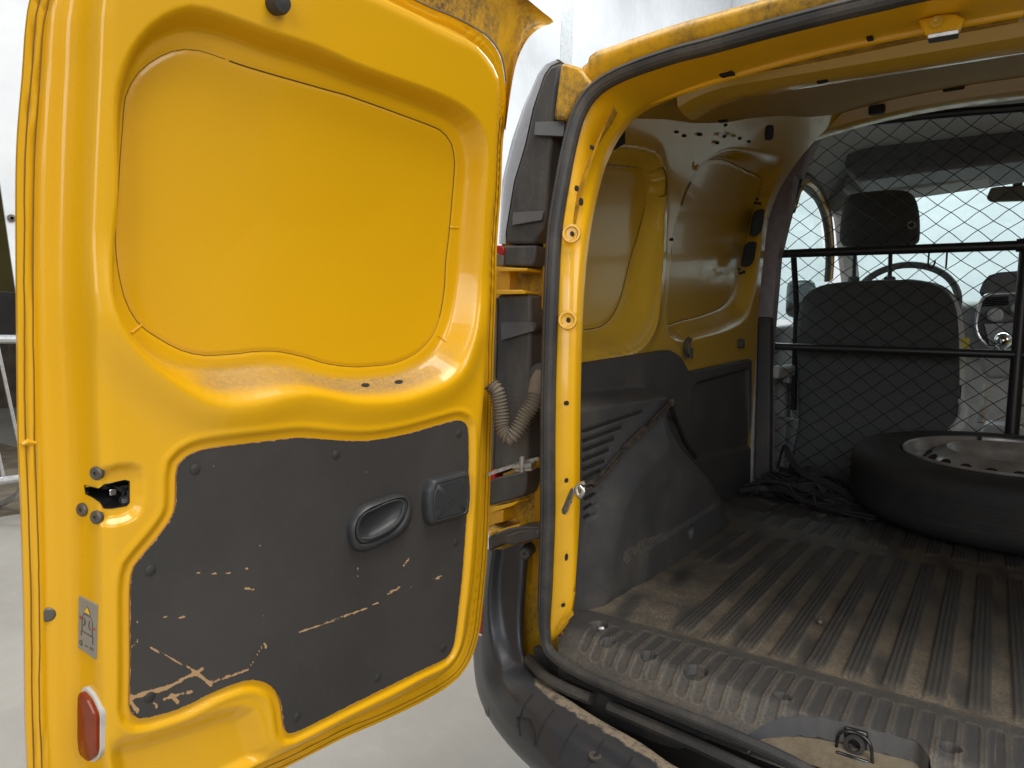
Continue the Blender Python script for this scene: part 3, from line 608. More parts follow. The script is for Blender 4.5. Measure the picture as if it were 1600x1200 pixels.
# ------------------------------------------------------------------ rear opening: seal, reveal, gutter
SEAL_C = [(1330, 1246), (1240, 1194), (1149, 1152), (1079, 1123), (992, 1090), (922, 1060), (882, 1038), (857, 1015), (851, 990), (850, 960), (852, 900), (855, 800), (855, 700), (856, 600), (860, 470), (866, 360), (879, 278), (889, 227), (900, 186), (915, 156), (936, 134), (965, 117), (1005, 101), (1060, 83), (1100, 73), (1200, 45), (1300, 19), (1370, 2), (1450, -17), (1600, -48)]
sc3 = np.array([PO(x, y, -.008) for x, y in SEAL_C]); sc3[:8, 2] = np.minimum(sc3[:8, 2], .56)
sp = spline(sc3, 150); mir = sp[-2::-1] * np.array([-1, 1, 1])
mb = MB(); rs = .0155
def seal_rings(P):
    k = len(P); T = np.gradient(P, axis=0); T /= np.linalg.norm(T, axis=1)[:, None]; R = []
    for i in range(k):
        f = np.array([0, -1.0, 0]); f -= T[i] * (f @ T[i]); f /= np.linalg.norm(f); s = np.cross(T[i], f)
        g_ = .54 + .24 * float(smooth(np.array((P[i][2] - .56) / .12))); prof = [(-.015, -.012), (-.0165, .002), (-.013, .009), (-.007, .0125), (-.004, .0095), (-.001, .013), (.007, .012), (.013, .007), (.0155, -.001), (.014, -.012)]
        R.append([P[i] + s * a * g_ + f * b * g_ for a, b in prof])
    return R
mb.rings(np.array(seal_rings(sp)).transpose(1, 0, 2), 0, False, False, closed=False)
vpart(mb, 'door_seal', M['rubber'], angle=25)
# reveal strip between seal and load bay
RIN = [(862, 1003), (880, 985), (896, 962), (896, 900), (896, 750), (897, 600), (902, 450), (909, 385), (917, 333), (927, 290), (939, 247), (956, 214), (977, 184), (1003, 163), (1040, 147), (1100, 125), (1200, 97), (1300, 70), (1450, 40), (1600, 12)]
ROUT = [(858, 1000), (857, 985), (856, 965), (857, 900), (858, 750), (859, 600), (863, 450), (870, 360), (880, 285), (890, 232), (898, 200), (912, 167), (930, 146), (965, 127), (1005, 110), (1080, 85), (1200, 51), (1300, 25), (1450, -8), (1600, -40)]
dyi = [.02, .02, .02, .02, .02, .02, .022, .03, .04, .055, .07, .08, .09, .10, .10, .10, .10, .10, .10, .10]
ri = [PO(x, y, dy) for (x, y), dy in zip(RIN, dyi)]; ro = [PO(x, y, .002) for x, y in ROUT]
r_in = spline(ri, 90); r_out = polyline(spline(ro, 300), 90)
def resample_pair(a, b, n):
    return np.array([lerp(spline(np.array(a), n), spline(np.array(b), n), t) for t in (0, .12, .5, .9, 1)])
n_ = 90
# same parameter along both curves: use the picture of matching stations
def stations(L, n):
    L = np.array(L); t = np.linspace(0, len(L) - 1, n); return np.stack([np.interp(t, np.arange(len(L)), L[:, k]) for k in range(3)], 1)
sa = stations(ro, 200); sb = stations(ri, 200)
def sm(Pp, k=7):
    for _ in range(3):
        Q = Pp.copy()
        Q[k:-k] = np.mean([Pp[k + j:len(Pp) - k + j] for j in range(-k, k + 1)], 0); Pp = Q
    return Pp
sa, sb = sm(sa, 4), sm(sb, 4)
rows = [sa, lerp(sa, sb, .25) + np.array([0, -.004, 0]), lerp(sa, sb, .6) + np.array([0, -.003, 0]), lerp(sa, sb, .95), sb + np.array([0, .008, 0]), sb + np.array([-.004, .03, 0]) * clamp((np.arange(200) - 24) / 14.)[:, None]]
reveal = loft('door_frame', [V_(r) for r in rows], M['yellow'], van)
loft('door_frame', [V_(r * np.array([-1.0, 1, 1])) for r in rows], M['yellow'], van)
def strip_hole(px, py, w, h, name='frame_hole', mat='hole', dy=.012):
    c = PO(px, py, dy - .009); mb = MB(); a = np.array([.9, .43, 0]); b = np.array([0, 0, 1.0])
    mb.prism([c + a * w * math.cos(t) + b * h * math.sin(t) for t in np.linspace(0, 2 * math.pi, 14, endpoint=False)], (-.0, .004, 0)); return vpart(mb, name, M[mat], reveal)
for px, py, w, h in [(884, 630, .0035, .004), (884, 751, .0025, .004), (884, 871, .002, .006), (879, 946, .0028, .0034), (907, 315, .003, .0065), (900, 294, .003, .005), (924, 230, .003, .004)]: strip_hole(px, py, w, h)
for px, py in [(893, 365), (887, 500)]:
    c = PO(px, py, .012 - .008); n = np.array([.35, -.93, 0]); mb = MB(); mb.lathe(c, n, [(.0165, -.001), (.0150, .0022), (.0120, .0022), (.0095, -.0005), (.0035, -.0008), (.003, -.003), (0, -.003)], 28); vpart(mb, 'pressed_dimple', M['yellow'], reveal); strip_hole(px, py, .0026, .0042, dy=.006)
# brown-edged torn tape at the foot of the strip
mb = MB(); P = [PO(x, y, .006) for x, y in [(868, 984), (876, 970), (888, 959), (894, 955), (895, 962), (884, 972), (874, 985)]]; mb.prism(P, (0, .003, 0)); vpart(mb, 'torn_sealant', M['yellow_dirty'], reveal, smooth_=False)

# outer gutter behind the door edge
gz = np.array([.44, .5, .6, .8, 1.0, 1.25, 1.36, 1.44, 1.50])
gx0 = np.array([-.79, -.80, -.83, -.86, -.87, -.85, -.78, -.715, -.66])
rows = []
for z, x0 in zip(gz, gx0):
    xr = np.interp(z, [.44, .6, 1.0, 1.2, 1.4, 1.5], [-.56, -.60, -.625, -.615, -.595, -.565])
    rows.append([(lerp(x0, xr, t), 1.185 - .115 * smooth((t - .50) / .5) + .06 * clamp((z - 1.2) / .3) ** 1.5, z) for t in np.linspace(0, 1, 12)])
loft('rear_gutter', [V_(r) for r in rows], M['yellow_dirty'], van, across=60)
def vprism(name, px, y, depth, mat, parent=van, bevel=.004, dz=0):
    P = [PY(a, b, y) for a, b in px]; mb = MB(); mb.prism(P, (0, depth, 0)); return vpart(mb, name, M[mat], parent, bevel=bevel, smooth_=True)
lamp = vprism('lamp_trim', [(790, 362), (803, 283), (820, 227), (833, 167), (850, 117), (860, 103), (875, 97), (868, 140), (865, 165), (863, 188), (862, 217), (857, 267), (853, 333), (848, 356), (833, 381), (789, 381)], 1.128, .05, 'plastic_dusty', bevel=.006)
def slope_patch(name, px, y, dys, mat, parent): 
    P = [PY(a, b, y + d) for (a, b), d in zip(px, dys)]; mb = MB(); mb.prism(P, (0, .006, 0)); return vpart(mb, name, M[mat], parent, bevel=.001)
slope_patch('trim_rib', [(801, 332), (850, 329), (846, 344), (800, 352)], 1.128, [-.001, -.001, -.010, -.010], 'plastic_dusty', lamp)
slope_patch('trim_rib', [(836, 190), (882, 189), (880, 213), (834, 211)], 1.128, [-.001, -.001, -.013, -.013], 'plastic_dusty', lamp)
# pale lens outboard of the trim
L0 = [PY(x, y, 1.14) for x, y in [(790, 381), (790, 362), (803, 283), (820, 227), (833, 167), (850, 117), (860, 103), (874, 96)]]
L1 = [PY(x, y, 1.20) for x, y in [(781, 381), (782, 362), (787, 283), (801, 223), (820, 167), (842, 117), (855, 101), (873, 93)]]
loft('lamp_lens', [V_(stations(L0, 40)), V_((stations(L0, 40) + stations(L1, 40)) / 2 + np.array([-.004, -.004, 0])), V_(stations(L1, 40)), V_(stations(L1, 40) + np.array([0, .2, 0]))], M['lens_grey'], van, across=12)
lamp2 = vprism('lamp_trim', [(786, 384), (838, 383), (835, 408), (831, 416), (786, 415)], 1.125, .05, 'plastic_dusty')
vprism('lamp_lens', [(773, 383), (781, 383), (787, 388), (786, 398), (773, 396)], 1.120, .03, 'red', bevel=.002); vprism('lamp_lens', [(773, 396.5), (786, 398.5), (785, 415), (773, 415)], 1.121, .03, 'white_lens', bevel=.002)
vprism('hinge_plate', [(772, 418), (824, 419), (823, 423), (772, 424)], 1.115, .05, 'yellow', bevel=.001); vprism('hinge_block', [(772, 424), (796, 424), (796, 458), (772, 457)], 1.135, .03, 'yellow', bevel=.002)
vprism('hinge_plate', [(772, 453), (815, 453), (822, 456), (820, 459), (772, 460)], 1.110, .05, 'yellow', bevel=.001)
lamp3 = vprism('lamp_trim', [(776, 461), (829, 460), (829, 500), (829, 525), (828, 560), (827, 640), (824, 700), (824, 720), (768, 745), (770, 700), (774, 560)], 1.122, .05, 'plastic_dusty', bevel=.006)
slope_patch('trim_rib', [(782, 504), (832, 503), (834, 517), (783, 532)], 1.122, [-.001, -.001, -.011, -.012], 'plastic_dusty', lamp3)
vprism('trim_clip', [(829, 503), (836, 505), (838, 513), (834, 519), (829, 521)], 1.118, .03, 'plug', bevel=.003)
vprism('lamp_lens', [(768, 465), (776, 465), (773, 600), (770, 735), (764, 735)], 1.119, .03, 'white_lens', bevel=.002); vprism('lamp_lens', [(764, 736), (773, 733), (773, 750), (764, 752)], 1.117, .03, 'red', bevel=.002)
lamp4 = vprism('lamp_trim', [(762, 752), (773, 747), (824, 735), (822, 760), (818, 774), (800, 781), (762, 791)], 1.116, .05, 'plastic_dusty', bevel=.004)
vprism('hinge_plate', [(760, 794), (790, 788), (812, 782), (800, 791), (764, 802)], 1.112, .05, 'yellow', bevel=.001); vprism('hinge_block', [(762, 800), (786, 796), (786, 816), (762, 822)], 1.125, .04, 'yellow', bevel=.002)
mb = MB(); P = [PZ(x, y, PY(770, 826, 1.10)[2]) for x, y in [(764, 826), (778, 813), (795, 808), (810, 813), (812, 818), (800, 823), (766, 832)]]; mb.prism(P, (0, 0, -.006)); vpart(mb, 'hinge_plate', M['yellow_dirty'], bevel=.001)
vprism('hinge_block', [(764, 833), (811, 819), (812, 827), (764, 838)], 1.098, .03, 'yellow', bevel=.001)
vprism('hinge_arm', [(762, 839), (790, 827), (815, 823), (846, 824), (847, 839), (838, 843), (815, 846), (800, 852), (786, 850), (762, 862)], 1.085, .05, 'arm', bevel=.004)
vprism('hinge_arm', [(788, 838), (812, 829), (842, 827), (842, 841), (806, 851), (791, 849)], 1.072, .012, 'arm', bevel=.004)
c = PY(821, 864, 1.085); mb = MB(); mb.lathe(c, (.3, -1, 0), [(.012, -.03), (.012, .004), (.009, .008), (.003, .008), (0, .005)], 18); vpart(mb, 'body_plug', M['plug'])
vprism('gutter_foot', [(832, 1012), (858, 1022), (884, 1044), (902, 1092), (842, 1062)], 1.12, .02, 'plastic_dusty', bevel=.002)
# door check strap
a = PY(762, 741, 1.045); b = PY(806, 726, 1.075); c = PY(842, 716, 1.09)
mb = MB(); mb.ribbon([a, b, c], (0, 0, 1), .006, .005); mb.build
ck = vpart(mb, 'check_strap', M['arm_dull'])
mb = MB(); mb.box(PY(818, 727, 1.068), (.038, .02, .008), ax=[[.95, .2, .16], [-.2, .98, 0], [-.16, 0, .98]]); mb.box(PY(820, 733, 1.070), (.034, .016, .006), ax=[[.95, .2, .16], [-.2, .98, 0], [-.16, 0, .98]]); mb.lathe(PY(816, 724, 1.062), (0, 0, 1), [(.0055, -.016), (.0055, .010), (.004, .013), (0, .0135)], 14); vpart(mb, 'check_clevis', M['arm_dull'], bevel=.001)
# corrugated hose: drops from the door and climbs to the pillar grommet
hp = spline([PY(766, 600, 1.04), PY(776, 612, 1.045), PY(782, 640, 1.05), PY(786, 668, 1.05), PY(797, 683, 1.05), PY(808, 672, 1.055), PY(820, 651, 1.065), PY(833, 630, 1.075), PY(841, 600, 1.09), PY(845, 585, 1.10)], 260)
rr = np.array([.0135 + .0020 * math.cos(2 * math.pi * i / 6.5) if i < 215 else .0150 + .00006 * (i - 215) for i in range(260)])
mb = MB(); mb.tube(hp, rr, 14); vpart(mb, 'wiring_hose', M['hose'], angle=180)
mb = MB(); c = PY(844, 583, 1.09); mb.lathe(c, (.3, -.9, .2), [(.018, -.01), (.018, .003), (.012, .004), (0, .004)], 20); vpart(mb, 'hose_grommet', M['plug'])

# roof edge over the opening and the corner block
RT = [(903, 112), (910, 104), (917, 98), (921, 88), (932, 80), (959, 71), (990, 60), (1035, 45), (1067, 35), (1167, 7), (1240, -14), (1400, -60), (1600, -110)]
RB = [(926, 134), (928, 133), (931, 131), (938, 127), (948, 121), (968, 109), (1000, 95), (1040, 82), (1070, 72), (1170, 45), (1240, 26), (1400, -16), (1600, -60)]
t0 = stations([PO(x, y, -.015) for x, y in RT], 60); t1 = stations([PO(x, y, .004) for x, y in RB], 60)
loft('roof_edge', [V_(t1), V_(lerp(t0, t1, .6) + np.array([0, -.006, 0])), V_(lerp(t0, t1, .12) + np.array([0, -.003, 0])), V_(t0), V_(t0 + np.array([0, .03, .012])), V_(t0 + np.array([0, .5, .06]))], M['yellow_dirty'], van, across=24)
MX = np.array([-1.0, 1, 1])
loft('roof_edge', [V_(MX * r_) for r_ in (t1, lerp(t0, t1, .6) + np.array([0, -.006, 0]), lerp(t0, t1, .12) + np.array([0, -.003, 0]), t0, t0 + np.array([0, .03, .012]), t0 + np.array([0, .5, .06]))], M['yellow_dirty'], van, across=24)
vprism('corner_block', [(864, 186), (876, 97), (884, 98), (905, 104), (914, 116), (926, 132), (905, 152), (893, 172), (884, 187)], 1.118, .06, 'yellow_dirty', bevel=.006)
# outer body side, roof and floor pan so that the shell is closed
def body_x(z): return -.87 + .10 * clamp((z - 1.0) / .7) ** 2

def z_roof(x, y): return 1.585 + .215 * (min(y, 2.9) - 1.1) - .03 * clamp(np.array((y - 2.9) / 1.2)) - .085 * (abs(x) / .7) ** 2.6
for sg in (-1, 1):
    ysa = np.linspace(1.26, 2.98, 24); ysb = np.linspace(2.98, 5.1, 24)
    rws = [[(sg * -float(body_x(z)), y, z) - VO for y in ysa] for z in np.linspace(.25, 1.46, 18)]
    rws += [[(sg * lerp(-float(body_x(1.46)), .70, t), y, lerp(1.46, 1.585 + .215 * (y - 1.1) - .045, t ** .6)) - VO for y in ysa] for t in (.3, .7, 1.0)]
    loft('body_side', rws, M['yellow'], van)
    loft('body_side', [[(sg * -float(body_x(z)), y, z) - VO for y in ysb] for z in np.linspace(.25, 1.12, 10)], M['yellow'], van)
ysr = np.linspace(1.52, 4.4, 40); xsr = np.linspace(-.70, .70, 41)
loft('roof', [[(x, y, float(z_roof(x, y)) + .04 + .10 * float(smooth(np.array((y - 2.7) / .3)))) for x in xsr] - VO for y in ysr], M['yellow'], van)

# ------------------------------------------------------------------ load bay left wall
def wall_x(z): return -.72 + 1.3 * clamp(z - 1.50) ** 2
PAN = -.762
Wp = lambda L, x=-.72: np.array([PX(a, b, x)[1:] for a, b in L])
rim2 = spline(Wp([(1042, 512), (1046, 440), (1054, 357), (1067, 317), (1083, 277), (1100, 250), (1123, 236), (1150, 238), (1187, 245), (1196, 262), (1195, 310), (1190, 370), (1183, 440), (1172, 492), (1160, 510), (1130, 522), (1095, 530), (1065, 535), (1048, 528)]), 90, True)
pan2 = spline(Wp([(1030, 470), (1040, 330), (1075, 262), (1110, 250), (1150, 268), (1172, 280), (1177, 296), (1174, 330), (1163, 390), (1150, 445), (1143, 462), (1130, 478), (1100, 492), (1070, 500), (1035, 507)], PAN), 90, True)
rim1 = spline(Wp([(880, 560), (885, 300), (905, 240), (945, 232), (1000, 236), (1026, 250), (1035, 290), (1034, 340), (1032, 400), (1027, 470), (1022, 505), (1007, 533), (983, 550), (940, 558)]), 90, True)
pan1 = spline(Wp([(850, 520), (860, 280), (900, 255), (960, 258), (1003, 263), (1013, 272), (1014, 290), (1010, 317), (998, 365), (987, 400), (973, 457), (965, 480), (953, 500), (938, 511), (900, 517)], PAN), 90, True)
def wall_d(y, z):
    d = np.zeros(y.shape)
    for r, p in ((rim2, pan2), (rim1, pan1)):
        s1 = sdf(y, z, r); s2 = sdf(y, z, p); f = clamp(-s1 / np.maximum(-s1 + np.maximum(s2, 0), 1e-6)); k = np.where(s1 < 0, -.042 * np.interp(f, [0, .1, .3, .6, .85, 1], [0, .03, .22, .68, .96, 1]), 0)
        k = np.where(s2 < 0, -.042, k); k = k - .003 * np.exp(-(s2 / .004) ** 2) * (s1 < 0); d = np.where(k < d, k, d)
        d = d + np.where(s1 > 0, .006 * np.exp(-(s1 / .025) ** 2), 0)
    return d
wl_out = [(1.16, .60), (2.64, .60), (2.66, 1.30), (2.72, 1.60), (2.78, 1.93), (1.9, 1.76), (1.16, 1.60)]
wall = sheet('load_bay_side', polyline(wl_out, 200, True), .006, .006, lambda y, z: V_(np.stack([wall_x(z) + wall_d(y, z), y, z], 1)), M['yellow_shade'], van)
for pn in (pan1, pan2):
    q = polyline(pn, 200, True); mb = MB(); x_ = wall_x(q[:, 1]) + wall_d(q[:, 0], q[:, 1]) + .0004; mb.tube(np.stack([x_, q[:, 0], q[:, 1]], 1), .0016, 5, True); vpart(mb, 'panel_seam', M['seam_dark'], wall)
def wpatch(name, px, x, mat, parent=wall, depth=.004, bevel=0):
    P = np.array([PX(a, b, x) for a, b in px]); mb = MB(); mb.prism(P, (-depth, 0, 0)); return vpart(mb, name, M[mat], parent, bevel=bevel)
def oval(cx, cy, w, h, sk=0.0, n=20): return [(cx + w * math.copysign(abs(math.cos(t)) ** .6, math.cos(t)) - sk * h * math.sin(t), cy + h * math.copysign(abs(math.sin(t)) ** .6, math.sin(t))) for t in np.linspace(0, 2 * math.pi, n, endpoint=False)]
for cx, cy, w, h, sk in [(1184, 348, 8.5, 21, .28), (1171, 397, 9, 20, .28), (1203, 207, 6, 12, .1)]:
    pts = np.array(oval(cx, cy, w, h, sk)); x = float(wall_x(PX(cx, cy, -.716)[2])) + .001; wpatch('wall_slot', pts, x, 'hole')
for cx, cy in [(1184, 311), (1182, 317), (1188, 318), (1156, 421), (1158, 427), (1163, 425), (1050, 374), (1122, 223), (1058, 206), (1070, 212), (1095, 210), (1135, 195), (1133, 213), (1157, 216), (1171, 221)]:
    x = float(wall_x(PX(cx, cy, -.70)[2])) + .0015; wpatch('wall_hole', oval(cx, cy, 1.9 if cx > 1120 else 2.6, 2.4), x, 'hole')
c = PX(1086, 253, -.713); mb = MB(); mb.lathe(c, (1, 0, 0), [(.022, -.002), (.022, .002), (.012, .002), (.010, -.003), (0, -.003)], 22); vpart(mb, 'pressed_dimple', M['yellow_shade'], wall)
wpatch('pillar_opening', [(943, 245), (950, 225), (960, 206), (977, 182), (977, 224)], -.655, 'hole', depth=.01)
mb = MB(); pp = [PX(x, y, -.70) for x, y in [(1076, 528), (1070, 536), (1070, 546), (1076, 556), (1077, 536), (1080, 530)]]; mb.tube(spline(pp, 16, False), .0045, 6); mb.box(PX(1076, 552, -.705), (.02, .016, .03)); vpart(mb, 'lashing_eye', M['bolt'], wall)
mb = MB(); mb.box(PX(1158, 537, -.71), (.02, .024, .03)); vpart(mb, 'lashing_eye', M['plug'], wall, bevel=.004)

# right wall (mirrored, plain) and inner roof, header and bow
loft('load_bay_side', [[(-float(wall_x(z)), y, z) - VO for y in np.linspace(1.16, 3.0, 12)] for z in np.linspace(.58, 1.75, 16)], M['yellow_shade'], van)
ysi = np.linspace(1.15, 3.0, 66); xsi = np.linspace(-.715, .715, 61)
loft('roof_lining', [[(x, y, float(z_roof(x, y)) + .008 * smooth(math.sin(y * 9) * .5 + .5)) - VO for x in xsi] for y in ysi], M['roof_shade'], van)
# header panel between reveal and roof
ha = sb[139:]; hb = ha + np.array([0, .16, .0]); hb[:, 2] = np.maximum([float(z_roof(p[0], p[1])) - .012 for p in hb], ha[:, 2] + .004)
hc_ = lerp(ha, hb, .55); hc_[:, 2] += -.004
header = loft('roof_header', [V_(ha), V_(hc_), V_(hb)], M['yellow_shade'], van, across=10)
loft('roof_header', [V_(MX * ha), V_(MX * hc_), V_(MX * hb)], M['yellow_shade'], van, across=10)
mb = MB(); mb.tube(sb[139:] + np.array([0, .014, .0]), np.interp(np.arange(61), [0, 14, 60], [.0008, .006, .006]), 8); vpart(mb, 'header_lip', M['yellow'])
# cross bow: box section with flared, bolted end
by, bz = 1.55, 1.622
xs = np.linspace(-.60, .60, 41)
def bowring(x):
    e = clamp((abs(x) - .50) / .09); h = .035 + .0 * e; w = .055 + .012 * e; z0 = bz - .03 * clamp((abs(x) - .48) / .12) ** 2
    return [(x, by - w, z0 + h), (x, by - w * .8, z0 + .006), (x, by - w * .35, z0), (x, by + w * .35, z0), (x, by + w * .8, z0 + .006), (x, by + w, z0 + h)]
mb = MB(); mb.rings(np.array([bowring(x) for x in xs]).transpose(1, 0, 2), 0, False, False, closed=False); bow = vpart(mb, 'roof_bow', M['yellow_shade'], angle=30)
for px, py in [(1285, 128), (1130, 190), (1560, 30)]:
    p = PZ(px, py, bz - .002); mb = MB(); mb.box(p + np.array([0, 0, .001]), (.02, .012, .004)); vpart(mb, 'bow_hole', M['hole'], bow)
# latch bracket under the header and pressed slots
mb = MB(); P = [PY(x, y, 1.145) for x, y in [(1434, 30), (1470, 21), (1492, 20), (1508, 28), (1498, 50), (1492, 56), (1450, 58), (1444, 52)]]; mb.prism(P, (0, .012, 0)); hb_ = vpart(mb, 'catch_bracket', M['yellow'], bevel=.003)
mb = MB(); mb.lathe(PY(1463, 34, 1.143), (0, -1, 0), [(.008, -.001), (.008, .001), (.004, .001), (0, -.001)], 16); vpart(mb, 'bracket_hole', M['yellow_shade'], hb_)
mb = MB(); mb.box(PY(1474, 57, 1.143), (.036, .02, .006)); vpart(mb, 'bracket_foot', M['zinc'], hb_, bevel=.001)
for px, py, w, h in [(1075, 121, .022, .006), (1068, 127, .004, .006), (1085, 126, .004, .006), (1340, 49, .008, .006), (1349, 55, .008, .006)]:
    p = surf(header, px, py, .0)[0]; mb = MB(); mb.box(p, (w, .014, .006)); vpart(mb, 'header_slot', M['hole'])
# front roof rail above the partition
fx = np.linspace(-.70, .70, 31)
zr = lambda x: float(z_roof(x, 2.82))
mb = MB(); mb.rings(np.array([[(x, 2.76, zr(x) + .01), (x, 2.78, zr(x) - .045), (x, 2.84, zr(x) - .055), (x, 2.92, zr(x) - .03)] for x in fx]).transpose(1, 0, 2), 0, False, False, closed=False); rail = vpart(mb, 'roof_rail', M['yellow_shade'], angle=30)
mb = MB(); mb.box(PY(1370, 172, 2.76), (.05, .03, .03)); vpart(mb, 'rail_plug', M['plug'], rail, bevel=.006)
mb = MB(); mb.box(PY(1490, 138, 2.755), (.06, .02, .012)); vpart(mb, 'rail_plug', M['plug'], rail, bevel=.004)
# B pillar trims
vprism('pillar_trim', [(1172, 900), (1174, 560), (1180, 470), (1188, 390), (1204, 290), (1210, 270), (1244, 262), (1232, 330), (1215, 400), (1203, 540), (1203, 900)], 2.86, .08, 'grey_pillar', bevel=.006)
vprism('pillar_trim', [(1214, 190), (1230, 187), (1262, 195), (1290, 195), (1275, 215), (1256, 255), (1250, 274), (1216, 272)], 2.855, .08, 'grey_pillar', bevel=.008)
vprism('pillar_cover', [(1172, 940), (1184, 495), (1204, 495), (1201, 940)], 2.83, .05, 'plastic', bevel=.006)

# ------------------------------------------------------------------ black side trim with wheel arch
Tp = lambda L, x: np.array([PX(a, b, x)[1:] for a, b in L])
TR_out = np.vstack([Tp([(850, 592), (900, 574), (960, 564), (1040, 551), (1055, 551), (1066, 560), (1075, 578), (1080, 584), (1175, 563)], -.70), [[2.60, .575], [1.08, .575]]])
ARCH = spline(np.vstack([Tp([(899, 900), (906, 850), (915, 800), (928, 765), (945, 725), (966, 690), (992, 660), (1018, 640), (1038, 634), (1050, 655), (1072, 694), (1103, 728), (1124, 758), (1130, 785)], -.62), [[2.18, .60], [2.18, .50], [1.16, .50]]]), 120, True)
SHELF_Y, SHELF_Z = 1.60, .975
slots = [((910, 675), (1003, 643)), ((910, 690), (970, 668)), ((910, 705), (959, 686)), ((910, 720), (951, 703)), ((910, 735), (944, 720)), ((910, 750), (937, 735)), ((912, 765), (932, 755)), ((912, 781), (928, 771)), ((911, 796), (924, 787)), ((911, 810), (920, 803))]
slots = [Tp(s, -.632) for s in slots]
PKT = Tp([(1082, 605), (1090, 597), (1170, 575), (1175, 700), (1082, 720)], -.70)
HOLEC = Tp([(1069, 829)], -.60)[0]
def trim_x(y, z):
    # upper panel set back, shelf, lower panel proud; the proud part ends where the arch runs out
    low = smooth((SHELF_Z + .012 - z) / .028) * smooth((1.625 - y) / .03)
    x = -.700 + .068 * low
    sA = sdf(y, z, ARCH); x = np.maximum(x, -.700 + .069 * smooth((.022 - sA) / .045)) + .040 * smooth((.012 - sA) / .12)
    # base band
    zb = .655 + .02 * (y - 1.3); x = x + .008 * smooth((zb - z) / .006) * smooth((y - 1.36) / .05) * (sA < -.02)
    for s in slots:
        a, b = s; e = b - a; L = np.linalg.norm(e); e /= L; t = (y - a[0]) * e[0] + (z - a[1]) * e[1]; h = np.abs(-(y - a[0]) * e[1] + (z - a[1]) * e[0])
        x = x - .003 * smooth((.0042 - h) / .0012) * smooth((t + .001) / .002) * smooth((L + .001 - t) / .002)
    sP = sdf(y, z, PKT); x = x - .012 * smooth((.002 - sP) / .012)
    hd = np.hypot(y - HOLEC[0], z - HOLEC[1]); x = x - .014 * smooth((.018 - hd) / .004)
    return x
trim = sheet('side_trim', polyline(TR_out, 240, True), .0032, .0028, lambda y, z: V_(np.stack([trim_x(y, z), y, z], 1)), M['plastic'], van)
mb = MB(); ed = polyline(TR_out[:9], 80); mb.rings(np.array([[np.array([float(trim_x(np.array([p[0]]), np.array([p[1] - .002]))[0]), p[0], p[1]]), np.array([-.712, p[0] - .002, p[1] + .006])] for p in ed]).transpose(1, 0, 2), 0, False, False, closed=False); vpart(mb, 'trim_edge', M['plastic'], trim)
for (a_, b_) in [((911, 674), (1003, 642.5)), ((911, 689), (970, 667.5)), ((911, 704), (959, 685.5)), ((911, 719), (951, 702.5)), ((911, 734), (944, 719.5)), ((912, 749), (937, 734.5)), ((913, 764), (932, 754.5)), ((913, 780), (928, 770.5)), ((911, 795), (924, 786.5)), ((911, 809), (920, 802.5))]:
    a_, b_ = np.array(a_, float), np.array(b_, float); e_ = (b_ - a_) / np.linalg.norm(b_ - a_); n_v = np.array([-e_[1], e_[0]]); L_ = np.linalg.norm(b_ - a_); Q = []
    for t in np.linspace(0, 1, 8): Q.append(a_ + e_ * L_ * t - n_v * 2.3)
    for t in np.linspace(1, 0, 8): Q.append(a_ + e_ * L_ * t + n_v * 2.3)
    P = [surf(trim, q_[0], q_[1])[0] + np.array([.0012, -.0006, 0]) for q_ in Q]; mb = MB(); mb.add(P, [(k, k + 1, 14 - k, 15 - k) for k in range(7)]); vpart(mb, 'vent_slot', M['hole'], trim, smooth_=False)
# scuffed patch on the arch
sc_px = [(975, 862), (1000, 846), (1020, 838), (1035, 833), (1030, 842), (1012, 852), (1000, 858), (990, 868), (978, 884), (974, 876)]
mb = MB(); P = [surf(trim, a, b, .0015)[0] for a, b in sc_px]
mb.prism(P, (-.003, 0, 0)); vpart(mb, 'scuff', M['scuff'], trim)

# ------------------------------------------------------------------ load floor
RID = [-.40 + .0555 * k for k in range(-2, 22)]
def floor_z(x, y):
    ph = np.mod(x + .3465, .0555); c = np.abs(ph - .02775 - .0); w = .0165
    band = smooth((w - c) / .004)
    e1 = smooth((y - 1.20) / .01) * smooth((1.955 - y) / .02); e2 = smooth((y - 2.04) / .02) * smooth((2.92 - y) / .02); side = smooth((x + .47) / .01); side2 = smooth((x + .58) / .01) * smooth((y - 1.62) / .02) * smooth((1.955 - y) / .02) * (x < -.46)
    act = np.maximum(np.maximum(e1 * side, e2 * smooth((x + .55) / .01)), side2)
    z = FLOOR + .0045 * band * act + .0012 * np.cos(2 * math.pi * ph / .0083) * band * act
    z = z + .0012 * np.exp(-((y - 2.0) / .006) ** 2)
    return z, band * act
def floor_attr(x, y):
    z, b = floor_z(x, y); fade = .50 + .50 * smooth((1.85 - y) / .65); n = RNG.random(x.shape)
    a = (1 - b) * fade; a = a * (1 - .75 * smooth((np.sin(x * 57 + y * 9) * np.sin(y * 13 + 1)) * 1.2 - .2)) 
    a = np.maximum(a, b * (.21 + .5 * smooth((1.235 - y) / .05)) * fade)
    a = np.where(y > 2.1, a * .6, a)
    return dict(dust=clamp(a))
fl_out = [(-.70, 1.168), (.70, 1.168), (.70, 2.96), (-.70, 2.96)]
floor_mat = sheet('floor_mat', polyline(fl_out, 240, True), .0022, .010, lambda x, y: V_(np.stack([x, y, floor_z(x, y)[0]], 1)), M['mat'], van, attrfn=floor_attr)
mb = MB(); mb.box((0, 3.4, .50), (1.5, 1.4, .04)); mb.box((0, 2.05, .53), (1.44, 1.66, .06)); vpart(mb, 'floor_pan', M['plastic'])
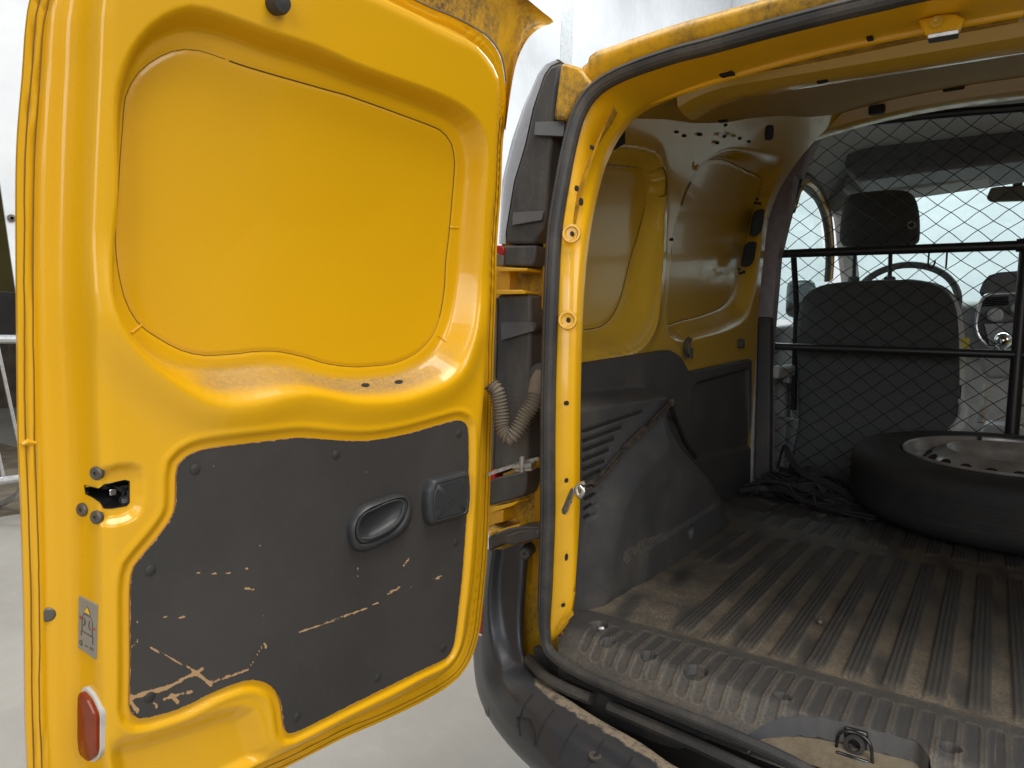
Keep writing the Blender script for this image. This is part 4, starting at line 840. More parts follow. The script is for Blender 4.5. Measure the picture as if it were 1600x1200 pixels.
for px, py in [(1281, 972), (1140, 806)]:
    p = PZ(px, py, FLOOR + .003); mb = MB(); mb.lathe(p, (0, 0, 1), [(.007, 0), (.006, .005), (.0025, .006), (.002, .012), (0, .0125)], 12); vpart(mb, 'floor_stud', M['bolt'], floor_mat)
# sill tread
NOTCH = np.array([PZ(x, y, .585)[:2] for x, y in [(1168, 1142), (1225, 1118), (1250, 1117), (1290, 1121), (1350, 1135), (1400, 1148), (1437, 1158), (1447, 1172), (1458, 1198)]])
TD = .595
def tread_prof(s):  # s from back edge (0) to sill (.22)
    y = np.interp(s, [0, .004, .146, .17, .20, .235], [1.176, 1.172, 1.030, 1.011, .990, .968]); z = np.interp(s, [0, .004, .141, .150, .17, .20, .235], [.583, .588, .588, .5855, .574, .556, .536]); return y, z
def tread_shift(x, s): return .065 * (clamp(-x / .62)) ** 2 * smooth(s / .12)
def tread_plain(x, s):
    y, z = tread_prof(s); return np.stack([x, y + tread_shift(x, s), z], 1)
_BVH.pop('draft', None)
_tt = sheet('draft', [(-.63, 0), (.5, 0), (.5, .235), (-.63, .235)], .01, .006, lambda x, s: V_(tread_plain(x, s)), [M['mat']], None)
def tread_xs(px, py):
    p = surf(_tt, px, py)[0]; ss = np.linspace(0, .235, 400); xx = np.full(400, p[0]); q = tread_plain(xx, ss); k = int(np.argmin(np.hypot(q[:, 1] - p[1], q[:, 2] - p[2]))); return np.array([p[0], ss[k]])
LOW = np.array([tread_xs(*p) for p in [(919, 1031), (958, 1048), (1001, 1066), (1051, 1084), (1102, 1104), (1131, 1118)]]); CRS = np.array([tread_xs(*p) for p in [(971, 1018), (1038, 1040), (1100, 1060)]])
NOTCH_XS = np.array([tread_xs(*p) for p in [(1172, 1146), (1196, 1130), (1225, 1120), (1250, 1117), (1290, 1121), (1350, 1135), (1400, 1148), (1432, 1157), (1445, 1170), (1452, 1182)]])
bpy.data.objects.remove(_tt)
pocks = [-.548 + .0265 * k for k in range(0, 43)]
def pocket(x, s):
    r = np.zeros(x.shape); ln = np.zeros(x.shape)
    for k, cx in enumerate(pocks):
        s0, s1 = .034, float(LOW[:, 1].mean()) - (.0 if k % 5 else .008)
        if k < 3: s0 = .075
        t = np.clip(s, s0 + .0095, s1 - .0095); dd = np.hypot(x - cx, s - t); r = np.maximum(r, smooth((.0098 - dd) / .003)); ln = np.maximum(ln, np.exp(-((dd - .0105) / .0014) ** 2))
    return r, ln
eyes = []
for px, py, r in [(935, 978, .018), (951, 1000, .012), (1013, 1022, .013), (1087, 1047, .019), (1222, 1088, .013), (1485, 1168, .014)]:
    p = PZ(px, py, .588); eyes.append((p[0], p[1], r))
def tread_xyz(x, s):
    y, z = tread_prof(s); r, ln = pocket(x, s); z = z - .0015 * r + .0009 * ln
    y = y + tread_shift(x, s)
    for ex, ey, er in eyes:
        dd = np.hypot(x - ex, y - ey); z = z - .012 * smooth((er - dd) / .004) + .002 * np.exp(-((dd - er - .0015) / .002) ** 2)
    return np.stack([x, y, z], 1)
NU = []
tr_out = [(-.600, .0), (.60, .0), (.60, .235), (-.560, .235), (-.592, .205), (-.618, .15), (-.628, .08)]
NX0, NX1 = -.305, .03
nb = np.vstack([[[NOTCH_XS[0][0] - .012, .245]], NOTCH_XS, [[NOTCH_XS[-1][0] + .02, .245]]])
def tread_attr(x, s):
    r, ln = pocket(x, s); return dict(dust=clamp(.20 + .20 * smooth((s - .146) / .01) - .10 * r + .28 * ln + .25 * smooth((.02 - s) / .02)))
tread = sheet('sill_tread', polyline(tr_out, 240, True), .0019, .0026, lambda x, s: V_(tread_xyz(x, s)), M['mat'], van, holes=[polyline(nb, 120, True)], attrfn=tread_attr)
# wall of the catch recess, painted dusty sill inside it
e = spline(nb[1:-1], 60); q = tread_xyz(e[:, 0], e[:, 1]); q2 = q.copy(); q2[:, 2] -= .026; q2[:, 1] -= .008
mb = MB(); mb.rings(np.array([q, q2]), 0, False, False, closed=False); vpart(mb, 'recess_wall', M['mat'] if False else M['plastic'], tread)
M['sill_dirt'] = mat_paint('dusty_sill_paint', base=(.125, .105, .072), dust=.45, rough=.6, grime=.8)
loft('sill_panel', [[(x, y + .055 * (x / .62) ** 2, z) - VO for x in np.linspace(-.57, .60, 60)] for y, z in [(1.12, .530), (1.06, .527), (1.02, .523), (.985, .520)]], M['plastic_dusty'], van, across=20)
loft('catch_sill', [[(x, y, z) - VO for x in np.linspace(-.27, .0, 30)] for y, z in [(1.06, .566), (1.035, .561), (1.015, .551), (.992, .538)]], M['sill_dirt'], van, across=14)
c = PZ(1334, 1183, .547); ct = empty('lock_catch', tuple(V_(c))); ct.parent = van
def cpart(mb, name, mat, **k):
    mb.V = [tuple(np.array(p) - c) for p in mb.V]; o = mb.build(name, M[mat], ct, **k); return o
mb = MB(); mb.box(c + [0, .004, .003], (.044, .036, .008)); mb.box(c + [0, .010, .020], (.030, .016, .032)); cpart(mb, 'catch_body', 'gloss_black', bevel=.003)
mb = MB(); mb.lathe(c + [0, .001, .017], (0, -1, .25), [(.013, -.006), (.013, .006), (.008, .007), (.007, -.002), (0, -.003)], 24); cpart(mb, 'catch_ring', 'plug')
mb = MB(); mb.tube(spline([c + [-.022, -.004, .004], c + [-.018, -.006, .03], c + [.0, -.004, .036], c + [.018, -.006, .03], c + [.024, -.010, .004]], 20), .0022, 8); cpart(mb, 'catch_wire', 'gloss_black')
p = PZ(939, 981, .576); mb = MB(); mb.lathe(p, (0, -.2, 1), [(.012, 0), (.012, .004), (.009, .007), (.002, .007), (0, .005)], 18); vpart(mb, 'tread_bolt', M['white_lens'] if False else M['zinc'], tread)

loft('sill_drop', [[(x, y + .07 * (x / .62) ** 2, z) - VO for x in np.linspace(-.60, .60, 60)] for y, z in [(1.0, .530), (.998, .50), (1.0, .44), (.93, .40)]], M['plastic_dusty'], van, across=12)
# ------------------------------------------------------------------ bumper
n_ = 120
def rail_pts(L, fin): 
    P = [np.array(p) for p in L]; return spline(np.array(P + [np.array(f) for f in fin]), n_)
R0 = rail_pts([PY(818, 850, 1.112), PY(814, 900, 1.105), PY(811, 950, 1.10), PY(813, 1000, 1.09), PY(822, 1037, 1.075), PZ(836, 1052, .50), PZ(870, 1080, .50), PZ(930, 1120, .50), PZ(1000, 1160, .50), PZ(1060, 1200, .50)], [(-.15, .915, .50), (0, .91, .50), (.2, .915, .50), (.45, .97, .50)])
Ri = R0 + np.array([.004, .012, -.03])
R1_ = rail_pts([PY(786, 858, 1.10), PY(782, 900, 1.10), PY(783, 950, 1.095), PY(792, 1000, 1.085), PY(806, 1040, 1.065), PZ(822, 1062, .496), PZ(856, 1092, .494), PZ(905, 1132, .494), PZ(965, 1172, .494), PZ(1020, 1210, .494)], [(-.15, .875, .494), (0, .868, .494), (.2, .875, .494), (.45, .93, .494)])
R2_ = rail_pts([PY(774, 858, 1.085), PY(768, 900, 1.085), PY(766, 950, 1.08), PY(771, 1000, 1.07), PY(786, 1050, 1.045), PZ(806, 1086, .482), PZ(836, 1112, .480), PZ(869, 1139, .480), PZ(933, 1177, .480), PZ(968, 1202, .480)], [(-.17, .845, .48), (0, .835, .48), (.2, .845, .48), (.45, .90, .48)])
R3_ = rail_pts([PY(762, 858, 1.10), PY(757, 900, 1.10), PY(752, 950, 1.095), PY(750, 1000, 1.09), PY(754, 1060, 1.06), PY(770, 1100, 1.02), PY(800, 1140, .975), PY(838, 1178, .935), PY(880, 1212, .90), PY(920, 1245, .87)], [(-.17, .815, .40), (0, .805, .40), (.2, .815, .40), (.45, .87, .40)])
R4_ = rail_pts([PY(757, 858, 1.15), PY(751, 900, 1.15), PY(746, 950, 1.15), PY(742, 1010, 1.14), PY(745, 1060, 1.12), PY(752, 1095, 1.09), PY(770, 1132, 1.05), PY(800, 1170, 1.0), PY(838, 1205, .96), PY(880, 1240, .92)], [(-.17, .82, .30), (0, .81, .30), (.2, .82, .30), (.45, .88, .30)])
R5_ = R4_ + np.array([.05, .08, -.10])
rows = np.array([Ri, R0, R1_, lerp(R1_, R2_, .8), R2_, lerp(R2_, R3_, .12) + np.array([0, -.004, 0]), R3_, R4_, R5_]); nr_ = 72
Rr = np.stack([spline(rows[:, j], nr_) for j in range(n_)], 1)
fi, fj = np.meshgrid(np.linspace(0, 8, nr_), np.linspace(0, 1, n_), indexing='ij')
# grip ribs on the step pad
arc = np.concatenate([[0], np.cumsum(np.linalg.norm(np.diff(R1_, axis=0), axis=1))]); aa = np.broadcast_to(arc, fi.shape)
jx = int(np.argmax(R0[:, 0] > -.625)); idx0 = arc[jx]
tt = np.linspace(0, 1, nr_)
mud = np.exp(-((Rr - np.broadcast_to(R0, Rr.shape))[..., 0] ** 2 + (Rr - np.broadcast_to(R0, Rr.shape))[..., 1] ** 2) / .021 ** 2) * smooth((aa - idx0 + .03) / .05) * .95
up = np.array([.5, .5, -.7])
F_ = grid_faces(nr_, n_)
bump_o = mesh('bumper', V_(Rr.reshape(-1, 3)), F_, M['bumper'], van, True, None, dict(mud=mud.ravel()))
# pad grooves as thin dark inlays lying on the step
for k in range(12):
    xs_ = -.612 + k * .054; L = []
    for i_ in range(int(nr_ * .175), int(nr_ * .375)):
        row = Rr[i_, jx - 8:]; tq = (i_ / nr_ - .175) / .2; xx = xs_ - .010 * tq
        L.append([xx, np.interp(xx, row[:, 0], row[:, 1]), np.interp(xx, row[:, 0], row[:, 2]) + .0006])
    mb = MB(); mb.tube(np.array(L), .0016, 6); vpart(mb, 'pad_groove', M['hole'], bump_o)
for j in (jx + 18,):
    p = Rr[int(nr_ * .26), j]; mb = MB(); mb.lathe(p, (0, -.1, 1), [(.010, -.002), (.010, .002), (.006, .0025), (.005, 0), (0, 0)], 18); vpart(mb, 'bumper_screw', M['bolt'], bump_o)
# round sensor cap on the corner and tow-eye cover outline
p = PY(761, 1102, 1.045); mb = MB(); mb.lathe(p, (-.62, -.75, 0), [(.020, -.012), (.020, .000), (.017, .002), (.013, .002), (.012, .0005), (0, .0015)], 24); vpart(mb, 'sensor_cap', M['bumper'], bump_o)
def onb(px, py): return surf(bump_o, px, py)[0]
mb = MB(); mb.tube(polyline([onb(x, y) - ray(x, y) / np.linalg.norm(ray(x, y)) * .002 for x, y in [(812, 1150), (808, 1120), (826, 1124), (833, 1140), (836, 1165)]], 40), .0014, 6); vpart(mb, 'cover_outline', M['hole'], bump_o)
vprism('side_reflector', [(745, 975), (756, 940), (759, 992), (745, 989)], 1.088, .01, 'red', bump_o, bevel=.001)
mb = MB(); mb.tube([PY(742, 990, 1.087), PY(760, 994, 1.087)], .0022, 6); vpart(mb, 'reflector_edge', M['white_edge'], bump_o)
# dark channel between bumper and sill, with its rubber strip
ch = R0[jx - 4:] + np.array([0, .004, -.004]); back = np.array([[p[0] * .97, p[1] + .07, .50] for p in ch])
loft('sill_channel', [V_(ch), V_(lerp(ch, back, .5) + np.array([0, 0, -.04])), V_(back + np.array([0, 0, -.03])), V_(back + np.array([0, .01, .04]))], M['hole'], van, across=8)
st_ = np.array([PZ(x, y, .512) for x, y in [(826, 1030), (850, 1056), (888, 1077), (924, 1092)]]); mb = MB(); mb.tube(spline(st_, 20), .010, 8); vpart(mb, 'channel_rubber', M['rubber'])
st_ = np.array([PZ(x, y, .512) for x, y in [(952, 1104), (1020, 1134), (1080, 1160), (1160, 1197), (1240, 1236)]]); mb = MB(); mb.tube(spline(st_, 24), .010, 8); vpart(mb, 'channel_rubber', M['rubber'])

# ------------------------------------------------------------------ partition grille
GY = 2.96
LEFT = [(1196, 735), (1200, 650), (1203, 583), (1207, 483), (1213, 417), (1219, 379), (1234, 327), (1251, 275), (1263, 233), (1276, 212), (1297, 200), (1326, 194), (1400, 186), (1500, 176), (1600, 168)]
gp = [PY(x, y, GY) for x, y in LEFT]; CX = .17
gl = spline(np.array(gp + [np.array([CX, GY, gp[-1][2] + .002])]), 80)
gm = gl[-2::-1].copy(); gm[:, 0] = 2 * CX - gm[:, 0]
full = np.vstack([gl, gm])
grille = empty('partition_grille', tuple(V_((0, GY, FLOOR)))); grille.parent = van
GO = np.array([0, GY, FLOOR])
def gpart(mb, name, mat, **k):
    mb.V = [tuple(np.array(p) - GO) for p in mb.V]; return mb.build(name, M[mat], grille, **k)
mb = MB(); mb.tube(full, .0155, 10); gpart(mb, 'frame_tube', 'black_frame')
z1 = PY(1225, 397, GY)[2]; z2 = PY(1205, 541, GY)[2]
for z, r in ((z1, .0165), (z2, .0145)):
    xl = np.interp(z, gl[:30, 2], gl[:30, 0]); mb = MB(); mb.tube([(xl - .01, GY - .012, z), (2 * CX - xl + .01, GY - .012, z)], r, 12); gpart(mb, 'cross_bar', 'black_frame')
xv = PY(1593, 500, GY)[0] + .004
mb = MB(); mb.tube([(xv, GY - .008, FLOOR + .01), (xv, GY - .008, gp[-1][2])] if False else [(xv, GY - .008, FLOOR + .01), (xv, GY - .008, z1)], .021, 12); gpart(mb, 'centre_post', 'black_frame')
mb = MB(); mb.lathe((xv, GY - .012, z1), (1, 0, 0), [(.022, -.03), (.022, .03)], 14); gpart(mb, 'bar_sleeve', 'black_frame')
for px in (1452, 1480):
    a = PY(px, 392, GY - .02); mb = MB(); mb.tube(spline([a, a + [0, -.004, -.05], a + [.008, -.006, -.062], a + [.018, -.004, -.05], a + [.02, -.002, -.035]], 14) if px < 1470 else [a, a + [0, 0, -.06]], .0035, 6); gpart(mb, 'wire_hook', 'black_frame')
# wires: crossing zig-zag strands clipped to the frame
poly = full[:, [0, 2]]; cell_w, cell_h = .0840, .0660
mb = MB()
def clip_line(a, b):
    t = np.linspace(0, 1, 160); P = a + (b - a) * t[:, None]; ins = inside(P[:, 0], P[:, 1], poly); out = []; cur = []
    for p, k in zip(P, ins):
        if k: cur.append(p)
        elif cur: out.append(cur); cur = []
    if cur: out.append(cur)
    return [np.array([c[0], c[-1]]) for c in out if len(c) > 1]
x0, x1, zlo, zhi = poly[:, 0].min(), poly[:, 0].max(), FLOOR, poly[:, 1].max()
for sgn in (1, -1):
    k = -60
    while k < 90:
        zz = zlo; a = np.array([x0 + k * cell_w, zlo]); b = np.array([a[0] + sgn * cell_w * (zhi - zlo) / cell_h, zhi]); k += 1
        if max(a[0], b[0]) < x0 or min(a[0], b[0]) > x1: continue
        for s in clip_line(a, b):
            L = np.linalg.norm(s[1] - s[0]); n = max(int(L / .0145), 2); t = np.linspace(0, 1, n); P = s[0] + (s[1] - s[0]) * t[:, None]
            y = GY + sgn * .003 + .003 * np.sin(P[:, 1] / cell_h * math.pi * 2) ; wob = .002 * np.sin(P[:, 1] * 23 + k * .7)
            mb.tube(np.stack([P[:, 0] + wob + sgn * .0022 * np.sin(2 * math.pi * P[:, 1] / cell_h), y, P[:, 1]], 1), .0014, 4, cap=False)
o = gpart(mb, 'wire_mesh', 'wire'); o['kind'] = 'stuff'

# ------------------------------------------------------------------ cab
CABY = .22
def PYc(px, py, y): return PY(px, py, y + CABY)
def cushion(name, px, y, thick, bulge, mat, parent, n=72, sx=1.0):
    R = spline(np.array([PYc(a, b, y) for a, b in px]), n, True); c = R.mean(0); mb = MB()
    def rg(k, dy): return c + (R - c) * np.array([k, 1, k]) + np.array([0, dy, 0])
    mb.rings([rg(.25, -bulge), rg(.55, -bulge * .95), rg(.80, -bulge * .75), rg(.93, -bulge * .4), rg(.985, -.004), rg(1.0, thick * .25), rg(1.0, thick * .7), rg(.96, thick * .95), rg(.85, thick), rg(.3, thick)], 0, True, True)
    return mb
seat = empty('driver_seat', tuple(V_((-.39, 3.22, .5)))); seat.parent = van; SO = np.array([-.39, 3.22, .5])
def spart(mb, name, mat, **k):
    mb.V = [tuple(np.array(p) - SO) for p in mb.V]; return mb.build(name, M[mat], seat, **k)
spart(cushion('b', [(1252, 760), (1247, 650), (1244, 560), (1245, 500), (1252, 467), (1275, 447), (1320, 439), (1400, 436), (1450, 440), (1480, 455), (1494, 485), (1498, 540), (1498, 620), (1490, 700), (1486, 760)], 2.90, .14, .03, 'seat', None), 'backrest', 'seat', angle=60)
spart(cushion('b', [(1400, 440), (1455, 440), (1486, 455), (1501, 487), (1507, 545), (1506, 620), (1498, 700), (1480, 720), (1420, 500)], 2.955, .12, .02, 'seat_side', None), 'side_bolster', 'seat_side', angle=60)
spart(cushion('h', [(1312, 378), (1314, 340), (1320, 310), (1330, 303), (1370, 298), (1410, 297), (1427, 305), (1434, 330), (1435, 360), (1432, 376), (1415, 381), (1330, 385)], 3.00, .10, .03, 'seat', None), 'headrest', 'seat', angle=60)
mb = MB(); mb.lathe(PYc(1424, 352, 2.985), (.3, -.9, 0), [(.014, -.02), (.016, .006), (.011, .008), (.009, 0), (0, 0)], 18); spart(mb, 'headrest_button', 'dash_grey')
for px in (1336, 1392):
    mb = MB(); mb.tube([PYc(px, 370, 3.02), PYc(px - 2, 445, 3.02)], .008, 8); spart(mb, 'headrest_post', 'arm')
    mb = MB(); mb.lathe(PYc(px - 2, 436, 3.01), (0, 0, 1), [(.022, -.02), (.022, .004), (.016, .010), (0, .010)], 14); spart(mb, 'post_collar', 'dash')
spart(cushion('s', [(1230, 800), (1232, 720), (1300, 705), (1480, 705), (1500, 720), (1500, 800)], 3.05, .5, .02, 'seat', None), 'seat_base', 'seat')
mb = MB(); mb.tube(spline([PYc(1498, 616, 2.92), PYc(1507, 640, 2.92), PYc(1500, 662, 2.90), PYc(1480, 690, 2.88)], 14), [.012 + .016 * i / 13 for i in range(14)], 10); spart(mb, 'buckle_stalk', 'seat_side')
mb = MB(); mb.box(PYc(1497, 612, 2.91), (.02, .02, .05)); spart(mb, 'belt_buckle', 'gloss_black', bevel=.003)
mb = MB(); mb.box(PYc(1506, 536, 2.95), (.035, .01, .04)); spart(mb, 'belt_tag', 'tag_y', bevel=.002)
# driver's door: inner panel, window frame, glass
DX = -.76
Dp = lambda L, x=DX: [PX(a, b, x) for a, b in L]
cabdoor = empty('cab_door', tuple(V_((DX, 3.5, .6)))); cabdoor.parent = van; CO = np.array([DX, 3.5, .6])
def cdp(mb, name, mat, **k):
    mb.V = [tuple(np.array(p) - CO) for p in mb.V]; return mb.build(name, M[mat], cabdoor, **k)
arch = [(1238, 330), (1247, 300), (1256, 292), (1268, 300), (1280, 318), (1289, 345), (1293, 375), (1294, 410), (1292, 440)]
ar = spline(np.array(Dp(arch)), 40)
def offs(k): 
    c = np.array([DX, 3.3, 1.2]); return c + (ar - c) * k
mb = MB(); mb.tube(offs(1.035), .020, 8); cdp(mb, 'window_frame', 'yellow')
mb = MB(); mb.tube(offs(1.085), .018, 8); cdp(mb, 'frame_seal', 'plastic')
mb = MB(); mb.tube(offs(1.0), .014, 8); cdp(mb, 'frame_seal', 'plastic')
mb = MB(); P = [(DX - .02, 2.85, 1.20), (DX - .02, 4.2, 1.20), (DX - .02, 4.15, 1.5), (DX - .02, 3.9, 1.75), (DX - .02, 3.6, 1.86), (DX - .02, 2.85, 1.88)]; mb.prism(P, (-.004, 0, 0)); cdp(mb, 'door_glass', 'glass')
mb = MB(); mb.prism([(DX, 2.85, .35), (DX, 4.3, .35), (DX, 4.3, 1.23), (DX, 2.85, 1.15)], (-.06, 0, 0)); mb.box((DX + .03, 3.3, .98), (.07, .8, .05)); cdp(mb, 'door_card', 'dash_grey', bevel=.012)
mb = MB(); mb.prism([(DX + .05, 3.15, .45), (DX + .05, 4.1, .45), (DX + .05, 4.1, .70), (DX + .05, 3.15, .78)], (-.06, 0, 0)); cdp(mb, 'door_pocket', 'dash', bevel=.012)
mb = MB(); mb.box((DX - .10, 3.95, 1.33), (.14, .10, .20)); cdp(mb, 'wing_mirror', 'gloss_black', bevel=.04, seg=3)
mb = MB(); mb.tube(spline(Dp([(1240, 400), (1244, 480), (1242, 560), (1240, 640)], -.70), 12), .012, 6); cdp(mb, 'seat_belt', 'rope')
mb = MB(); mb.prism(Dp([(1222, 580), (1238, 575), (1246, 585), (1247, 700), (1238, 700), (1236, 600), (1222, 598)], -.74), (.03, 0, 0)); cdp(mb, 'pillar_handle', 'dash_grey', bevel=.006)
# A pillar, windscreen, headliner, visor, mirror
mb = MB(); mb.tube(spline([PX(1310, 315, -.70), PYc(1318, 340, 4.05), PYc(1324, 400, 4.25), PYc(1330, 450, 4.45)], 16), .050, 10); vpart(mb, 'front_pillar', M['headliner'])
wsc = [(-.84, 4.97, 1.22), (1.1, 4.97, 1.22), (1.0, 4.27, 1.97), (-.70, 4.27, 1.97)]
mb = MB(); mb.prism(wsc, (0, .005, .003)); vpart(mb, 'windscreen', M['glass'], smooth_=False)
hl = []
for y, zs in [(3.0, 1.965), (3.2, 1.975), (3.5, 1.98), (3.8, 1.975), (4.1, 1.965), (4.30, 1.955)]:
    hl.append([(x, y, zs - .16 * clamp((abs(x - CX) - .68) / .28) ** 2) for x in np.linspace(-.80, 1.1, 34)])
loft('headliner', [V_(r) for r in hl], M['headliner'], van, across=20)
# overhead shelf above the seats
mb = MB(); P = [PYc(x, y, 3.35) for x, y in [(1318, 262), (1322, 240), (1335, 222), (1365, 214), (1450, 205), (1640, 188), (1640, 246), (1450, 268), (1336, 284)]]; mb.prism(P, (0, .45, 0)); vpart(mb, 'overhead_shelf', M['dash'], bevel=.02, seg=3)
mb = MB(); P = [PYc(x, y, 3.62) for x, y in [(1316, 296), (1322, 276), (1345, 268), (1450, 258), (1640, 238), (1640, 262), (1535, 279), (1420, 296), (1330, 304)]]; mb.prism(P, (0, .25, .0)); vpart(mb, 'shelf_lip', M['headliner'], bevel=.012, seg=3)
mb = MB(); P = [PYc(x, y, 3.86) for x, y in [(1405, 299), (1418, 296), (1530, 277), (1537, 281), (1533, 290), (1424, 304)]]; mb.prism(P, (0, .02, 0)); vpart(mb, 'sun_visor', M['dash'], bevel=.004)
mb = MB(); P = [PYc(x, y, 3.92) for x, y in [(1541, 309), (1548, 293), (1560, 291), (1640, 288), (1640, 312), (1548, 315)]]; mb.prism(P, (0, .03, 0)); mr = vpart(mb, 'rear_view_mirror', M['mirror'], bevel=.008, seg=3)
mb = MB(); mb.tube([PYc(1590, 292, 3.95), PYc(1590, 268, 4.02)], .02, 10); vpart(mb, 'mirror_stem', M['mirror'], mr)
# dashboard
dash = empty('dashboard', tuple(V_((0, 4.0, 1.0)))); dash.parent = van; DSO = np.array([0, 4.0, 1.0])
def dsh(mb, name, mat, **k):
    mb.V = [tuple(np.array(p) - DSO) for p in mb.V]; return mb.build(name, M[mat], dash, **k)
rows = []
for y, z in [(4.27, .55), (4.25, .95), (4.25, 1.20), (4.28, 1.30), (4.36, 1.335), (4.62, 1.33), (5.0, 1.25)]:
    rows.append([(x, y, z + (.02 * math.exp(-((x + .35) / .2) ** 2) if z > 1.1 else 0)) - DSO for x in np.linspace(-.80, .80, 40)])
loft('dash_top', rows, M['dash_grey'], dash, across=40)
mb = MB(); mb.prism([PYc(x, y, 3.93) for x, y in [(1530, 455), (1536, 440), (1545, 430), (1562, 425), (1640, 419), (1640, 458), (1532, 459)]], (0, .25, 0)); dsh(mb, 'centre_hump', 'dash', bevel=.012, seg=3)
mb = MB(); mb.prism([PYc(x, y, 3.90) for x, y in [(1524, 500), (1530, 470), (1536, 460), (1550, 457), (1640, 453), (1640, 545), (1550, 541), (1535, 533), (1527, 520)]], (0, .1, 0)); dsh(mb, 'centre_console', 'dash', bevel=.01)
mb = MB(); mb.tube(spline([PYc(x, y, 3.895) for x, y in [(1640, 456), (1552, 459), (1538, 464), (1530, 480), (1525, 505), (1528, 522), (1537, 535), (1552, 543), (1640, 547)]], 50), .008, 8); dsh(mb, 'silver_surround', 'silver')
for k in range(5):
    mb = MB(); mb.tube([PYc(1535, 466 + k * 3.0, 3.893), PYc(1576, 464 + k * 2.8, 3.893)], .0035, 6); dsh(mb, 'vent_slat', 'gloss_black')
mb = MB(); mb.lathe(PYc(1555, 493, 3.89), (0, -1, .15), [(.034, -.01), (.032, .02), (.024, .028), (0, .028)], 22); dsh(mb, 'heater_knob', 'dash_grey')
mb = MB(); mb.lathe(PYc(1588, 482, 3.89), (0, -1, .15), [(.024, -.01), (.023, .015), (.016, .02), (0, .02)], 22); dsh(mb, 'heater_knob', 'dash_grey')
mb = MB(); mb.prism([PYc(x, y, 3.88) for x, y in [(1536, 505), (1640, 500), (1640, 545), (1545, 540)]], (0, .04, 0)); dsh(mb, 'radio_slot', 'gloss_black', bevel=.004)
mb = MB(); kn = PYc(1567, 532, 3.45); mb.lathe(kn, (0, 0, 1), [(.012, -.16), (.012, -.034)] + [(.034 * math.cos(a), .034 * math.sin(a)) for a in np.linspace(-1.2, 1.57, 12)], 22); dsh(mb, 'gear_knob', 'chrome')
mb = MB(); mb.prism([PYc(x, y, 3.42) for x, y in [(1531, 556), (1540, 548), (1590, 546), (1640, 548), (1640, 590), (1545, 592), (1534, 580)]], (0, .3, 0)); dsh(mb, 'tunnel_console', 'dash_grey', bevel=.015, seg=3)
mb = MB(); mb.tube([PYc(1532, 660, 3.30), PYc(1541, 600, 3.36)], .012, 10); dsh(mb, 'handbrake_lever', 'silver')
mb = MB(); mb.prism([PYc(x, y, 3.38) for x, y in [(1528, 690), (1540, 662), (1600, 668), (1600, 690)]], (0, .2, 0)); dsh(mb, 'tunnel_tray', 'dash_grey', bevel=.01)
# steering wheel
sw = np.array([-.365, 3.77, 1.30]); ax_ = np.array([0, -.86, .5]); u_ = np.array([1.0, 0, 0]); w_ = np.cross(ax_, u_)
ring = [sw + .215 * (math.cos(a) * u_ + math.sin(a) * w_) for a in np.linspace(0, 2 * math.pi, 48, endpoint=False)]
mb = MB(); mb.tube(ring, .016, 10, True); mb.lathe(sw, ax_, [(.07, -.03), (.075, 0), (.05, .02), (0, .022)], 20)
for a in (0.1, math.pi - .1, -1.57): mb.tube([sw, sw + .195 * (math.cos(a) * u_ + math.sin(a) * w_)], .014, 6)
dsh(mb, 'steering_wheel', 'dash')

# ================================================================== LOOSE THINGS
# spare wheel on the mat
wc = np.array([0.055, 2.49, FLOOR + .006]); wheel = empty('spare_wheel', tuple(wc + np.array([0, 0, .41 * math.sin(math.radians(3.6)) + .002]))); wheel.rotation_euler.x = math.radians(3.6); tag(wheel, 'black tyre on a grey steel rim lying flat on the ribbed floor', 'wheel')
def wl(mb, name, mat, **k): return mb.build(name, M[mat], wheel, **k)
mb = MB(); R = .410
prof = [(.260, .030), (.268, .012), (.320, .002), (.365, .006), (.392, .022), (R - .002, .042), (R, .058), (R, .132), (R - .001, .152), (R - .008, .170), (.384, .183), (.340, .1885), (.300, .187), (.276, .182), (.264, .160)]
mb.lathe((0, 0, 0), (0, 0, 1), prof, 128, cap=False)
for zc in (.060, .082, .106, .130): mb.lathe((0, 0, zc), (0, 0, 1), [(R + .0006, -.003), (R + .0014, 0), (R + .0006, .003)], 96, cap=False)
for rr_, zz in ((.345, .1878), (.318, .1885)): mb.lathe((0, 0, zz), (0, 0, 1), [(rr_ - .002, -.0005), (rr_, .0012), (rr_ + .002, -.0005)], 96, cap=False)
wl(mb, 'tyre', 'tyre', angle=40)
mb = MB(); mb.lathe((0, 0, 0), (0, 0, 1), [(.260, .030), (.268, .170), (.272, .184), (.268, .1885), (.262, .185), (.258, .173), (.252, .162), (.248, .152), (.238, .147), (.233, .138), (.226, .130)], 96, cap=False)
mb.lathe((0, 0, 0), (0, 0, 1), [(.232, .126), (.226, .146), (.216, .158), (.200, .172), (.185, .182), (.168, .190), (.156, .196), (.149, .193), (.136, .170), (.120, .142), (.098, .128), (.060, .126), (.056, .134), (.050, .126), (.045, .08)], 96, cap=False)
wl(mb, 'rim', 'rim', angle=40)
for k in range(20):
    a = 2 * math.pi * k / 20 + .1; c0 = np.array([.203 * math.cos(a), .203 * math.sin(a), .1695]); rd = np.array([math.cos(a), math.sin(a), -.85]); rd /= np.linalg.norm(rd); tg = np.array([-math.sin(a), math.cos(a), 0]); n = np.cross(rd, tg); n = n if n[2] > 0 else -n
    mb = MB(); mb.prism([c0 + n * .0018 + tg * .0165 * math.cos(t) + rd * .0145 * math.sin(t) for t in np.linspace(0, 2 * math.pi, 16, endpoint=False)], -n * .005); wl(mb, 'rim_hole', 'hole', smooth_=False)
